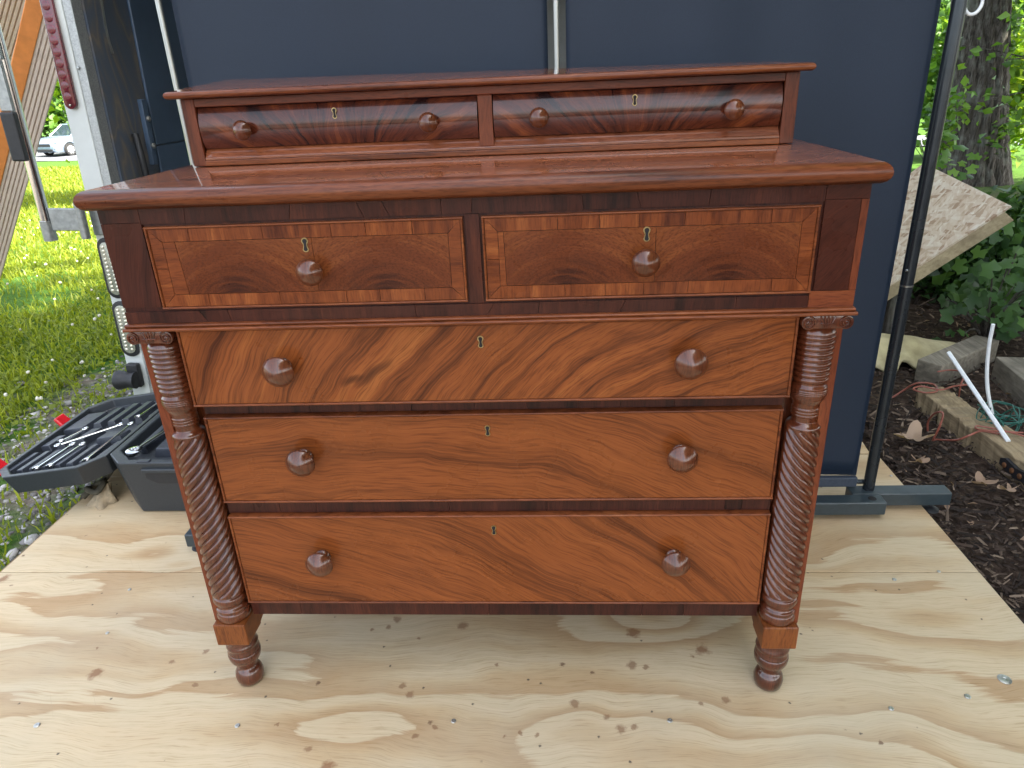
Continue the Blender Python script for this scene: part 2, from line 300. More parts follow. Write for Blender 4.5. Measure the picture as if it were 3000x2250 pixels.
def groundmat():
    m, nt, b = mat('soil_and_mulch'); t = NT(nt); tc = t.n('TexCoord').outputs['Object']
    sep = t.n('SeparateXYZ'); t.l(tc, sep.inputs[0])
    a = t.noise(tc, 30., 8, .7).outputs[0]; d = t.noise(tc, 3., 6, .6).outputs[0]
    mulch = t.ramp(a, [(.3, (.014, .010, .008)), (.5, (.045, .030, .022)), (.7, (.12, .085, .06))])
    soil = t.ramp(a, [(.3, (.07, .055, .042)), (.5, (.16, .135, .11)), (.7, (.27, .24, .21))])
    green = t.ramp(a, [(.3, (.025, .055, .010)), (.6, (.06, .13, .018)), (.8, (.11, .20, .03))])
    left = t.mix(t.mapr(t.m('ADD', d, t.m('MULTIPLY', sep.outputs[1], .09)), .52, .68, 0, 1), soil, green)
    right = t.mix(t.mapr(t.m('ADD', t.m('MULTIPLY', sep.outputs[1], .05), t.m('MULTIPLY', d, .3)), .45, .65, 0, 1), mulch, green)
    c = t.mix(t.mapr(sep.outputs[0], .2, .6, 0, 1), left, right)
    t.l(c, b.inputs['Base Color']); b.inputs['Roughness'].default_value = .95; b.inputs['Specular IOR Level'].default_value = .1
    t.l(t.bump(a, .8, .02), b.inputs['Normal']); return m
M['ground'] = groundmat()
def leafmat(name, cols, trans=.35, rough=.45):
    m, nt, b = mat(name); t = NT(nt)
    at = t.n('Attribute', attribute_name='tone').outputs['Fac']
    c = t.ramp(at, [(0, cols[0]), (.5, cols[1]), (1, cols[2])])
    t.l(c, b.inputs['Base Color']); b.inputs['Roughness'].default_value = rough; b.inputs['Specular IOR Level'].default_value = .35
    tr = t.n('BsdfTranslucent'); t.l(t.mix(1., c, (1.6, 1.5, .5), 'MULTIPLY'), tr.inputs[0])
    mx = t.n('MixShader'); mx.inputs[0].default_value = trans; t.l(b.outputs[0], mx.inputs[1]); t.l(tr.outputs[0], mx.inputs[2])
    t.l(mx.outputs[0], nt.nodes['Material Output'].inputs[0]); return m
M['grass'] = leafmat('lawn_grass', ((.10, .14, .016), (.20, .25, .022), (.33, .36, .05)), .45)
M['leaf_dark'] = leafmat('dark_leaf', ((.020, .050, .016), (.045, .105, .030), (.085, .17, .045)))
M['leaf_mid'] = leafmat('mid_leaf', ((.04, .10, .018), (.085, .19, .032), (.16, .28, .05)))
M['leaf_lime'] = leafmat('lime_leaf', ((.08, .17, .012), (.17, .30, .02), (.30, .40, .04)), .45)
M['clover'] = leafmat('clover_head', ((.45, .42, .35), (.60, .58, .52), (.70, .69, .64)), .2, .8)
M['chip'] = leafmat('mulch_chip', ((.012, .008, .006), (.05, .032, .022), (.23, .17, .12)), 0., .85)
M['dead'] = leafmat('dead_leaf', ((.22, .14, .09), (.36, .25, .17), (.46, .36, .27)), .15, .7)
M['gravel'] = leafmat('gravel_mix', ((.10, .095, .09), (.24, .23, .22), (.46, .45, .44)), 0., .85)
def bark():
    m, nt, b = mat('grey_bark'); t = NT(nt); tc = t.n('TexCoord').outputs['Object']
    mp = t.n('Mapping'); mp.inputs['Scale'].default_value = (38, 38, 6); t.l(tc, mp.inputs[0])
    n = t.noise(mp.outputs[0], 1., 7, .65, .6).outputs[0]; lo = t.noise(tc, 5., 5, .6).outputs[0]
    c = t.ramp(n, [(.36, (.016, .013, .010)), (.48, (.065, .054, .043)), (.64, (.135, .12, .105))]); c = t.mix(t.mapr(lo, .5, .68, 0, .55), c, (.22, .24, .20))
    t.l(c, b.inputs['Base Color']); b.inputs['Roughness'].default_value = .95; t.l(t.bump(n, 1., .03), b.inputs['Normal']); return m
M['bark'] = bark()
# ------------------------------------------------------------------ mesh helpers
class MB:
    def __init__(s): s.v = []; s.f = []; s.mi = []
    def add(s, vs, fs, mi=0):
        o = len(s.v); s.v += [tuple(map(float, p)) for p in vs]; s.f += [tuple(i + o for i in f) for f in fs]; s.mi += [mi] * len(fs)
    def box(s, x0, x1, y0, y1, z0, z1, mi=0):
        s.add([(x0, y0, z0), (x1, y0, z0), (x1, y1, z0), (x0, y1, z0), (x0, y0, z1), (x1, y0, z1), (x1, y1, z1), (x0, y1, z1)],
              [(0, 3, 2, 1), (4, 5, 6, 7), (0, 1, 5, 4), (1, 2, 6, 5), (2, 3, 7, 6), (3, 0, 4, 7)], mi)
    def prism(s, poly, a, b, axis='y', mi=0):
        """poly in the two other axes, extruded from a to b"""
        n = len(poly)
        def P(q, h): return {'y': (q[0], h, q[1]), 'z': (q[0], q[1], h), 'x': (h, q[0], q[1])}[axis]
        vs = [P(q, a) for q in poly] + [P(q, b) for q in poly]
        s.add(vs, [tuple(range(n)), tuple(range(2 * n - 1, n - 1, -1))] + [(i, i + n, (i + 1) % n + n, (i + 1) % n) for i in range(n)], mi)
    def lathe(s, prof, origin=(0, 0, 0), axis='z', n=24, mi=0):
        """prof: list of (radius, height)"""
        vs = []; fs = []; ox, oy, oz = origin
        for r, h in prof:
            for k in range(n):
                a = 2 * PI * k / n; cx, sx = r * math.cos(a), r * math.sin(a)
                vs.append({'z': (ox + cx, oy + sx, oz + h), 'y': (ox + cx, oy + h, oz + sx), 'x': (ox + h, oy + cx, oz + sx)}[axis])
        for i in range(len(prof) - 1):
            for k in range(n): fs.append((i * n + k, i * n + (k + 1) % n, (i + 1) * n + (k + 1) % n, (i + 1) * n + k))
        fs.append(tuple(range(n))[::-1]); fs.append(tuple((len(prof) - 1) * n + k for k in range(n))); s.add(vs, fs, mi)
    def tube(s, pts, r, n=8, mi=0, taper=None):
        pts = [Vector(p) for p in pts]; vs = []; fs = []; prev = None
        for i, p in enumerate(pts):
            tg = (pts[min(i + 1, len(pts) - 1)] - pts[max(i - 1, 0)]).normalized()
            if prev is None: a = tg.orthogonal().normalized()
            else: a = (prev - tg * prev.dot(tg)).normalized()
            prev = a; bb = tg.cross(a); rr = r if taper is None else r + (taper - r) * i / (len(pts) - 1)
            for k in range(n):
                t = 2 * PI * k / n; vs.append(p + (a * math.cos(t) + bb * math.sin(t)) * rr)
        for i in range(len(pts) - 1):
            for k in range(n): fs.append((i * n + k, i * n + (k + 1) % n, (i + 1) * n + (k + 1) % n, (i + 1) * n + k))
        fs.append(tuple(range(n))[::-1]); fs.append(tuple((len(pts) - 1) * n + k for k in range(n))); s.add(vs, fs, mi)
    def build(s, name, m, parent=None, smooth=None, bevel=0, seg=2):
        me = bpy.data.meshes.new(name); me.from_pydata(s.v, [], s.f)
        ms = m if isinstance(m, (list, tuple)) else [m]
        for q in ms: me.materials.append(M[q] if isinstance(q, str) else q)
        if len(ms) > 1: me.polygons.foreach_set('material_index', s.mi)
        bm = bmesh.new(); bm.from_mesh(me); bmesh.ops.recalc_face_normals(bm, faces=bm.faces)
        if bevel:
            es = [e for e in bm.edges if len(e.link_faces) == 2 and e.calc_face_angle(0) > .6]
            bmesh.ops.bevel(bm, geom=es, offset=bevel, segments=seg, profile=.5, affect='EDGES', clamp_overlap=True)
        bm.to_mesh(me); bm.free()
        if smooth is not None:
            me.polygons.foreach_set('use_smooth', [True] * len(me.polygons))
            me.set_sharp_from_angle(angle=math.radians(smooth))
        o = bpy.data.objects.new(name, me); COL.objects.link(o)
        if parent is not None: attach(o, parent)
        return o
def attach(o, parent):
    o.parent = parent
    # parts keep world coordinates; only the root Empty carries an offset
    if parent.parent is None and parent.type == 'EMPTY': o.matrix_parent_inverse = Matrix.Translation(-parent.location)
def tag(o, label, cat, group=None):
    o['label'] = label; o['category'] = cat
    if group: o['group'] = group
    return o
def thing(name, label, cat, loc=(0, 0, 0), group=None):
    o = bpy.data.objects.new(name, None); COL.objects.link(o); o.location = loc; o.empty_display_size = .1
    return tag(o, label, cat, group)
def rawmesh(name, V, F, m, parent=None, tone=None, kind=None, smooth=False):
    V = np.asarray(V, np.float32); F = np.asarray(F, np.int32); me = bpy.data.meshes.new(name)
    me.vertices.add(len(V)); me.vertices.foreach_set('co', V.ravel())
    k = F.shape[1]; me.loops.add(F.size); me.loops.foreach_set('vertex_index', F.ravel()); me.polygons.add(len(F))
    me.polygons.foreach_set('loop_start', np.arange(0, F.size, k, dtype=np.int32)); me.polygons.foreach_set('loop_total', np.full(len(F), k, np.int32))
    if smooth: me.polygons.foreach_set('use_smooth', np.ones(len(F), bool))
    me.update(calc_edges=True); me.validate()
    me.materials.append(M[m])
    if tone is not None:
        at = me.attributes.new('tone', 'FLOAT', 'POINT'); at.data.foreach_set('value', np.asarray(tone, np.float32))
    o = bpy.data.objects.new(name, me); COL.objects.link(o)
    if parent is not None: attach(o, parent)
    if kind: o['kind'] = kind
    return o
def bez(p0, p1, p2, n=12): return [tuple((1 - t) ** 2 * np.array(p0) + 2 * t * (1 - t) * np.array(p1) + t * t * np.array(p2)) for t in np.linspace(0, 1, n)]
def spline(pts, n=8):
    P = [np.array(p, float) for p in pts]; P = [2 * P[0] - P[1]] + P + [2 * P[-1] - P[-2]]; out = []
    for i in range(1, len(P) - 2):
        for t in np.linspace(0, 1, n, endpoint=False):
            a, b, c, d = P[i - 1:i + 3]; out.append(tuple(.5 * ((2 * b) + (c - a) * t + (2 * a - 5 * b + 4 * c - d) * t * t + (3 * b - a - 3 * c + d) * t ** 3)))
    out.append(tuple(P[-2])); return out
# ================================================================== SETTING
def on_ground(u, v):
    d = ray(u, v); lo, hi = .05, 500.
    for _ in range(60):
        m = (lo + hi) / 2; X = CAM + d * m
        if X[2] > float(G(X[0], X[1])): lo = m
        else: hi = m
    return X
def ground():
    xs = np.unique(np.concatenate([np.linspace(-120, -8, 40), np.linspace(-8, 8, 90), np.linspace(8, 120, 40)]))
    ys = np.unique(np.concatenate([np.linspace(-60, -4, 20), np.linspace(-4, 8, 70), np.linspace(8, 40, 50), np.linspace(40, 200, 20)]))
    X, Y = np.meshgrid(xs, ys); Z = G(X, Y) + RNG.normal(0, .004, X.shape) * (np.abs(X) < 8) * (Y < 9)
    V = np.stack([X, Y, Z], -1).reshape(-1, 3); nx = len(xs); i, j = np.meshgrid(np.arange(nx - 1), np.arange(len(ys) - 1))
    a = (j * nx + i).ravel(); F = np.stack([a, a + 1, a + nx + 1, a + nx], -1)
    o = rawmesh('ground', V, F, 'ground', smooth=True); o['kind'] = 'structure'
ground()
CARP = on_ground(128, 338); RDP = (on_ground(2200, 322) + on_ground(2200, 286)) / 2
def road():
    a = np.array([CARP[0], CARP[1]]); b = np.array([RDP[0], RDP[1]]); d = (b - a) / np.linalg.norm(b - a); n = np.array([-d[1], d[0]]); V = []; F = []
    ts = np.linspace(-60, 120, 120)
    for t in ts:
        for w in np.linspace(-3.2, 3.6, 9):
            p = a + d * t + n * w; V.append((p[0], p[1], float(G(p[0], p[1])) + .03))
    for i in range(len(ts) - 1):
        for k in range(8): F.append((i * 9 + k, i * 9 + k + 1, i * 9 + k + 10, i * 9 + k + 9))
    o = rawmesh('road', V, F, 'asphalt', smooth=True); o['kind'] = 'structure'
road()
# ------------------------------------------------------------------ foliage
def leaf_mesh(C, size, tone_lo=0., tone_hi=1., up=.4, long=1.5):
    """one folded two-triangle leaf at each centre"""
    n = len(C); d = RNG.normal(size=(n, 3)); d[:, 2] *= .6; d /= np.linalg.norm(d, axis=1)[:, None]
    q = RNG.normal(size=(n, 3)); q[:, 2] += up * 2; s = np.cross(d, q); s /= np.linalg.norm(s, axis=1)[:, None] + 1e-9; nn = np.cross(s, d)
    L = (size * RNG.uniform(.6, 1.25, n))[:, None]; w = L / long * .5
    V = np.stack([C - d * L * .5, C + s * w + nn * w * .35 - d * L * .08, C + d * L * .5 - nn * L * .12, C - s * w + nn * w * .35 - d * L * .08], 1).reshape(-1, 3)
    b = np.arange(n) * 4; F = np.concatenate([np.stack([b, b + 1, b + 2], -1), np.stack([b, b + 2, b + 3], -1)])
    return V, F, np.repeat(np.clip(RNG.normal((tone_lo + tone_hi) / 2, (tone_hi - tone_lo) / 3.5, n), 0, 1), 4)
def cloud(center, radii, n, clumps=40, spread=.22, hollow=.35):
    c = RNG.normal(size=(clumps, 3)); c /= np.linalg.norm(c, axis=1)[:, None]; c *= (hollow + (1 - hollow) * RNG.random((clumps, 1)) ** .6)
    w = RNG.uniform(.4, 1.6, clumps); k = RNG.choice(clumps, n, p=w / w.sum())
    return (c[k] + RNG.normal(size=(n, 3)) * spread) * np.array(radii) + np.array(center)
def bark_trunk(name, base, top, r0, r1, parent, n=36, rows=60, rough=.10, flare=.5):
    base = np.array(base); top = np.array(top); V = []; ph = RNG.random(6) * 6
    for i in range(rows):
        t = i / (rows - 1); c = base + (top - base) * t; r = r0 + (r1 - r0) * t + r0 * flare * math.exp(-t * 14)
        for k in range(n):
            a = 2 * PI * k / n; q = 1 + rough * (abs(math.sin(a * 9 + ph[0] + 1.5 * math.sin(t * 23 + ph[1]))) - .5) * .6 + .05 * math.sin(a * 2 + t * 6 + ph[2]) + RNG.normal() * rough * .12
            V.append((c[0] + math.cos(a) * r * q, c[1] + math.sin(a) * r * q, c[2]))
    F = [(i * n + k, i * n + (k + 1) % n, (i + 1) * n + (k + 1) % n, (i + 1) * n + k) for i in range(rows - 1) for k in range(n)]
    return rawmesh(name, V, F, 'bark', parent, smooth=True)
def limbs(parent, frm, targets, r):
    for q in targets:
        m = (np.array(frm) + np.array(q)) / 2 + np.array([0, 0, .12 * np.linalg.norm(np.array(q) - frm)])
        mb = MB(); mb.tube(bez(frm, m, q, 8), r, 7, taper=r * .25); mb.build('limb', 'bark', parent, smooth=60)
def tree(name, label, base, h, trunk_r, crown_c, radii, n, size, m, group=None, clumps=45, tones=(0, 1), spread=.22, cat='tree'):
    base = np.array([base[0], base[1], float(G(base[0], base[1])) - .05]); t = thing(name, label, cat, base, group)
    cc = np.array(crown_c); top = np.array([cc[0] * .5 + base[0] * .5, cc[1] * .5 + base[1] * .5, cc[2] + radii[2] * .5])
    bark_trunk('trunk', base, top, trunk_r, trunk_r * .35, t, n=14, rows=18)
    frm = base + (top - base) * .55
    limbs(t, frm, [cc + np.array(radii) * q * .7 for q in RNG.normal(size=(5, 3)) * .6], trunk_r * .4)
    V, F, tn = leaf_mesh(cloud(cc, radii, n, clumps, spread), size, *tones); rawmesh('crown', V, F, m, t, tn)
    return t
def copy_tree(o, loc, label=None):
    c = o.copy(); COL.objects.link(c); c.location = loc
    if label: c['label'] = label
    for ch in o.children:
        k = ch.copy(); COL.objects.link(k); k.parent = c; k.matrix_parent_inverse = ch.matrix_parent_inverse.copy()
    return c
# unseen tall trees added right of the photographer to shade dresser and near ground
sh = tree('added_shade_tree', 'unseen tall leafy tree added to shade the ramp', (8.2, -4.6), 17, .3, (8.2, -4.6, 10.2), (3.1, 3.1, 5.4), 10000, .46, 'leaf_mid', 'unseen tall trees added for shade', 60, spread=.3)
for x, y in ((11.0, -8.6), (6.0, -9.0), (12.2, -4.2)): copy_tree(sh, (x, y, float(G(x, y)) - .05))
lo = tree('added_small_shade_tree', 'unseen small leafy tree added to shade the mulch bed', (5.8, -.6), 8, .16, (5.8, -.6, 5.0), (2.2, 2.0, 2.8), 5000, .36, 'leaf_mid', 'unseen small trees added for shade', 50, spread=.3)  # out of view, put in to keep sun off the right side
for x, y in ((7.0, 2.6), (8.8, 5.4)): copy_tree(lo, (x, y, float(G(x, y)) - .05))
# oak beside the mulch bed
ob = on_ground(2104, 398); ot = py(2121, 0, ob[1]); ot = ob + (ot - ob) * 9. / (ot[2] - ob[2])
oak = thing('oak_tree', 'thick grey-barked tree trunk with ivy beside the mulch bed', 'tree', ob)
bark_trunk('trunk', ob - np.array([0, 0, .1]), ot, .305, .25, oak, n=160, rows=160, rough=.16)
limbs(oak, ob + np.array([0, 0, 6]), [ob + np.array([dx, dy, dz]) for dx, dy, dz in ((3, 1, 9), (-3, 0, 9.5), (1, -3.5, 8.8), (0, 3, 10), (2, -2, 11))], .12)
V, F, tn = leaf_mesh(cloud(ob + np.array([.3, -.6, 9.3]), (4.6, 4.2, 3.4), 8000, 60, .3), .32); rawmesh('crown', V, F, 'leaf_mid', oak, tn)
iv = []
for k in range(7):
    a0 = RNG.uniform(PI * .95, PI * 2.05); z0 = RNG.uniform(.2, 2.6); nl = RNG.integers(14, 40)
    for q in range(nl):
        a = a0 + RNG.normal() * .28; iv.append((ob[0] + (ot - ob)[0] * z0 / 9 + math.cos(a) * .36, ob[1] + math.sin(a) * .36, ob[2] + z0 + RNG.normal() * .16))
V, F, tn = leaf_mesh(np.array(iv), .10); rawmesh('ivy', V, F, 'leaf_mid', oak, tn)
# shrubs and trees that show
def bush(name, label, u, v, dist, rpx, n, size, m, clumps=26, tones=(0, 1), group=None, stems=5, spread=.25, cat='shrub', squash=(1, 1, 1)):
    c = pd(u, v, dist); k = dist / 1509; r = np.array(rpx) * k; radii = np.array([r[0], max(r[0], r[1]) * .8, r[1]])
    gz = float(G(c[0], c[1])); t = thing(name, label, cat, (c[0], c[1], gz), group)
    mb = MB()
    for q in range(stems):
        e = c + RNG.normal(size=3) * radii * .45; mb.tube(bez((c[0] + RNG.normal() * .05, c[1] + RNG.normal() * .05, gz - .03), (c[0], c[1], (gz + e[2]) / 2), e, 7), .012 + .004 * dist / 5, 5, taper=.004)
    mb.build('stem', 'bark', t)
    C = cloud(c, radii, n, clumps, spread, .2); C = C[C[:, 2] > G(C[:, 0], C[:, 1]) + .03]
    V, F, tn = leaf_mesh(C, size, *tones); rawmesh('crown', V, F, m, t, tn); return t
bush('dark_shrub', 'dark green shrub spreading beneath the propped strand board', 2110, 600, 4.9, (150, 95), 4200, .085, 'leaf_dark', 40)
bush('leafy_shrub', 'green leafy shrub at the foot of the grey tree trunk', 2222, 488, 6.2, (55, 58), 1500, .07, 'leaf_mid', 34)
bush('sapling', 'pale green sapling between the dark screen and the grey trunk', 2036, 285, 8.6, (20, 80), 260, .10, 'leaf_mid', 18, tones=(.3, 1))
bush('lime_shrub', 'bright lime green shrub behind the grey trunk by the road', 2200, 205, 13.5, (50, 90), 1900, .17, 'leaf_lime', 24)
bush('tall_undergrowth', 'tall soft green undergrowth far behind the grey trunk', 2150, 110, 17, (110, 130), 3800, .22, 'leaf_mid', 40)
bush('woodland_shrub', 'deep green woodland shrub under the dark branches beyond the mulch', 2235, 570, 5.6, (95, 110), 3000, .09, 'leaf_dark', 34)
bush('low_shrub', 'low dark shrub on the mulch under the propped board end', 2010, 668, 5.4, (70, 45), 1300, .07, 'leaf_dark', 20)
# hanging twigs in front of the trunk, from a young tree beyond the frame
hb = thing('young_maple', 'slender young tree with long leafy twigs crossing the grey trunk', 'tree', (*(pd(2330, 300, 5.6)[:2]), float(G(*pd(2330, 300, 5.6)[:2]))))
b0 = np.array(hb.location); mb = MB(); mb.tube([b0, b0 + np.array([.05, 0, 2.6])], .03, 8, taper=.015); mb.build('trunk', 'bark', hb)
tw = []; mb = MB()
for (u0, v0, u1, v1) in ((2320, 160, 2078, 98), (2320, 190, 2085, 228), (2330, 330, 2140, 210), (2330, 60, 2180, 40), (2330, 140, 2165, 130), (2330, 240, 2150, 290)):
    p0 = pd(u0, v0, 5.6); p1 = pd(u1, v1, 5.3); pm = (p0 + p1) / 2 + np.array([0, 0, .04]); pts = bez(p0, pm, p1, 14); mb.tube(pts, .006, 5, taper=.002)
    for p in pts[3:]:
        for q in range(2): tw.append(np.array(p) + RNG.normal(size=3) * .04)
mb.build('twig', 'bark', hb); V, F, tn = leaf_mesh(np.array(tw), .062, .2, 1); rawmesh('crown', V, F, 'leaf_mid', hb, tn)
# big-leaved seedling right of the board
def maple(center, r, nrm, tone):
    angs = np.linspace(-2.6, 2.6, 11); rad = [.5, .72, .62, .92, .66, 1., .66, .92, .62, .72, .5]
    n = Vector(nrm).normalized(); a = n.orthogonal().normalized(); a.rotate(Matrix.Rotation(random.uniform(0, 6.3), 3, n)); b = n.cross(a); c = Vector(center)
    vs = [c + n * r * .08] + [c + a * math.cos(t) * q * r + b * math.sin(t) * q * r - n * r * .12 * q for t, q in zip(angs, rad)]
    return vs, [(0, i, i + 1) for i in range(1, 11)], [tone] * 12
def maple_plant(name, label, u, v, dist, spread_px, n, r, m):
    c = pd(u, v, dist); t = thing(name, label, 'plant', (c[0], c[1], float(G(c[0], c[1])))); V = []; F = []; T = []; mb = MB(); k = dist / 1509
    g0 = Vector((c[0], c[1], float(G(c[0], c[1]))))
    for i in range(n):
        p = c + np.array([RNG.normal() * spread_px[0] * k * .5, RNG.normal() * .18, RNG.normal() * spread_px[1] * k * .5]); vs, fs, tt = maple(p, r * random.uniform(.6, 1.2), (random.gauss(0, .5) - .1, random.gauss(-.7, .4), random.gauss(.7, .3)), float(np.clip(RNG.normal(.5, .3), 0, 1)))
        o = len(V); V += [tuple(q) for q in vs]; F += [tuple(a + o for a in f) for f in fs]; T += tt
        if i % 4 == 0: mb.tube(bez(g0, (g0 + Vector(p)) / 2 + Vector((0, 0, .1)), p, 6), .006, 5, taper=.003)
    rawmesh('foliage', V, F, m, t, T); mb.build('stem', 'bark', t)
maple_plant('maple_seedling', 'broad lobed green leaves overhanging the timber pile', 2150, 640, 3.9, (85, 75), 110, .052, 'leaf_dark')
maple_plant('vine', 'broad light green leaves climbing in front of the tree base', 2075, 345, 8.2, (55, 50), 24, .08, 'leaf_mid')
# left: sunlit low branches above the car, hedge row far behind
lc = pd(92, 190, 13.5)
tree('lime_tree', 'sunlit yellow-green tree with low branches above the parked car', (lc[0] + 1.4, lc[1] + 1.0), 6, .16, (lc[0] - .1, lc[1] + .3, lc[2] + 1.35), (1.9, 1.5, 1.75), 6500, .15, 'leaf_lime', clumps=46, spread=.2, tones=(.2, 1))
far = tree('far_tree', 'distant round-headed green tree across the road', (-30, 47), 12, .3, (-30, 47, 4.5), (6, 5, 6.5), 4500, .6, 'leaf_mid', 'trees across the road', 50, tones=(0, .8))
for x, y in ((-37, 50), (-42, 44), (-24, 52), (-33, 58), (-50, 52), (24, 44), (31, 42), (37, 46), (18, 50), (29, 54), (43, 50), (-17, 58), (12, 58)):
    copy_tree(far, (x, y, float(G(x, y)) - .05))
# ------------------------------------------------------------------ lawn, clover, gravel, mulch
def grass():
    n = 150000
    # more blades close to the ramp, fewer and larger far away, in the strip the trailer leaves open
    t = RNG.random(n); y = .1 + 26 * t ** 2.6; side = -1.42 - (RNG.random(n) ** 1.0) * (2.4 + y * .62); x = side
    keep = (y < 1.4) | (x < -1.75); x, y = x[keep], y[keep]
    f = np.sin(x * 2.1 + .7) + np.sin(y * 2.7 + x * 1.3) + .6 * np.sin(x * 5.1 - y * 4.3)
    gravel = (np.hypot((x + 1.4) / .75, (y - .75) / 1.0) < 1.) | (np.abs(x + 1.9) < .28) & (y < 2.3)
    pr = np.where(gravel, .13, np.where((f < -.9) & (y < 4.5), .25, 1.)); k = RNG.random(len(x)) < pr; x, y = x[k], y[k]; n = len(x)
    z = G(x, y); h = RNG.uniform(.022, .066, n) * (1 + y * .03) * np.where(RNG.random(n) < .08, 1.7, 1); w = RNG.uniform(.0018, .004, n) * (1 + y * .18)
    a = RNG.random(n) * 2 * PI; dx, dy = np.cos(a), np.sin(a); l = RNG.uniform(.15, .9, n) * h; b = RNG.random(n) * 2 * PI; lx, ly = np.cos(b) * l, np.sin(b) * l
    V = np.stack([np.stack([x - dx * w, y - dy * w, z], -1), np.stack([x + dx * w, y + dy * w, z], -1), np.stack([x + lx * .35 + dx * w * .8, y + ly * .35 + dy * w * .8, z + h * .6], -1),
                  np.stack([x + lx * .35 - dx * w * .8, y + ly * .35 - dy * w * .8, z + h * .6], -1), np.stack([x + lx, y + ly, z + h * .95], -1)], 1).reshape(-1, 3)
    o = np.arange(n) * 5; F = np.concatenate([np.stack([o, o + 1, o + 2], -1), np.stack([o, o + 2, o + 3], -1), np.stack([o + 3, o + 2, o + 4], -1)])
    tn = np.repeat(np.clip(RNG.normal(.45, .25, n), 0, 1), 5)
    g = rawmesh('grass', V, F, 'grass', tone=tn); tag(g, 'short mown lawn grass beside the trailer', 'grass'); g['kind'] = 'stuff'
    # broad clover and plantain leaves close to the soil
    n = 26000; t = RNG.random(n); y = .2 + 12 * t ** 2.2; x = -1.5 - RNG.random(n) * (2.2 + y * .62); f = np.sin(x * 2.1 + .7) + np.sin(y * 2.7 + x * 1.3)
    k = (f > -.7) & ~((np.hypot((x + 1.4) / .8, (y - .75) / 1.05) < 1.)); x, y = x[k], y[k]
    C = np.stack([x, y, G(x, y) + RNG.uniform(.012, .045, len(x))], -1); V, F, tn = leaf_mesh(C, .028, 0, .9, up=2., long=1.05)
    g = rawmesh('clover_leaves', V, F, 'grass', tone=tn * .7); tag(g, 'low clover leaves growing through the lawn', 'clover'); g['kind'] = 'stuff'
    n = 240; t = RNG.random(n); y = 1.5 + 9 * t ** 1.5; x = -1.7 - RNG.random(n) * (1.6 + y * .6); V = []; F = []; T = []
    ico = bmesh.new(); bmesh.ops.create_icosphere(ico, subdivisions=1, radius=1); iv = np.array([q.co[:] for q in ico.verts]); fi = np.array([[q.index for q in f.verts] for f in ico.faces]); ico.free()
    for i in range(n):
        r = RNG.uniform(.006, .0105) * (1 + .03 * y[i]); c = np.array([x[i], y[i], float(G(x[i], y[i])) + RNG.uniform(.06, .1)]); V.append(iv * r * (1 + RNG.normal(size=(len(iv), 1)) * .15) + c); F.append(fi + i * len(iv)); T += [RNG.random()] * len(iv)
    g = rawmesh('clover_blossom', np.concatenate(V), np.concatenate(F), 'clover', tone=T); tag(g, 'small white clover blossoms scattered over the lawn', 'clover'); g['kind'] = 'stuff'
    return iv, fi
ICO, ICF = grass()
def stones():
    n = 3600; V = []; F = []; T = []
    for i in range(n):
        if i % 3: x = -1.32 - abs(RNG.normal()) * .42; y = RNG.uniform(-.3, 2.0)
        else: x = -1.55 - RNG.random() * .6; y = RNG.uniform(1.0, 3.4)
        r = RNG.uniform(.004, .014) if RNG.random() < .96 else RNG.uniform(.016, .034)
        sc = np.array([r, r * RNG.uniform(.6, 1), r * RNG.uniform(.35, .7)]); a = RNG.random() * 6.3; R = np.array([[math.cos(a), -math.sin(a), 0], [math.sin(a), math.cos(a), 0], [0, 0, 1]])
        V.append((ICO * sc * (1 + RNG.normal(size=(len(ICO), 1)) * .16)) @ R.T + np.array([x, y, float(G(x, y)) + r * .15])); F.append(ICF + i * len(ICO)); T += [RNG.random()] * len(ICO)
    o = rawmesh('gravel', np.concatenate(V), np.concatenate(F), 'gravel', tone=T); tag(o, 'grey gravel scattered along the ramp edge', 'gravel'); o['kind'] = 'stuff'
    for i, (u, v, r) in enumerate(((120, 1195, .036), (62, 1232, .04), (92, 1215, .03), (150, 1212, .028), (250, 1162, .03), (205, 1070, .034))):
        p = pz(u, v, -.13)
        if p[0] > -1.36: p[0] = -1.36 - .02 * i
        V = ICO * np.array([r, r * .8, r * .4]) * (1 + RNG.normal(size=(len(ICO), 1)) * .15) + p
        s = rawmesh('flat_stone', V, ICF, 'stone'); tag(s, 'flat grey stone lying in the gravel by the ramp', 'stone', 'flat stones by the ramp')
stones()
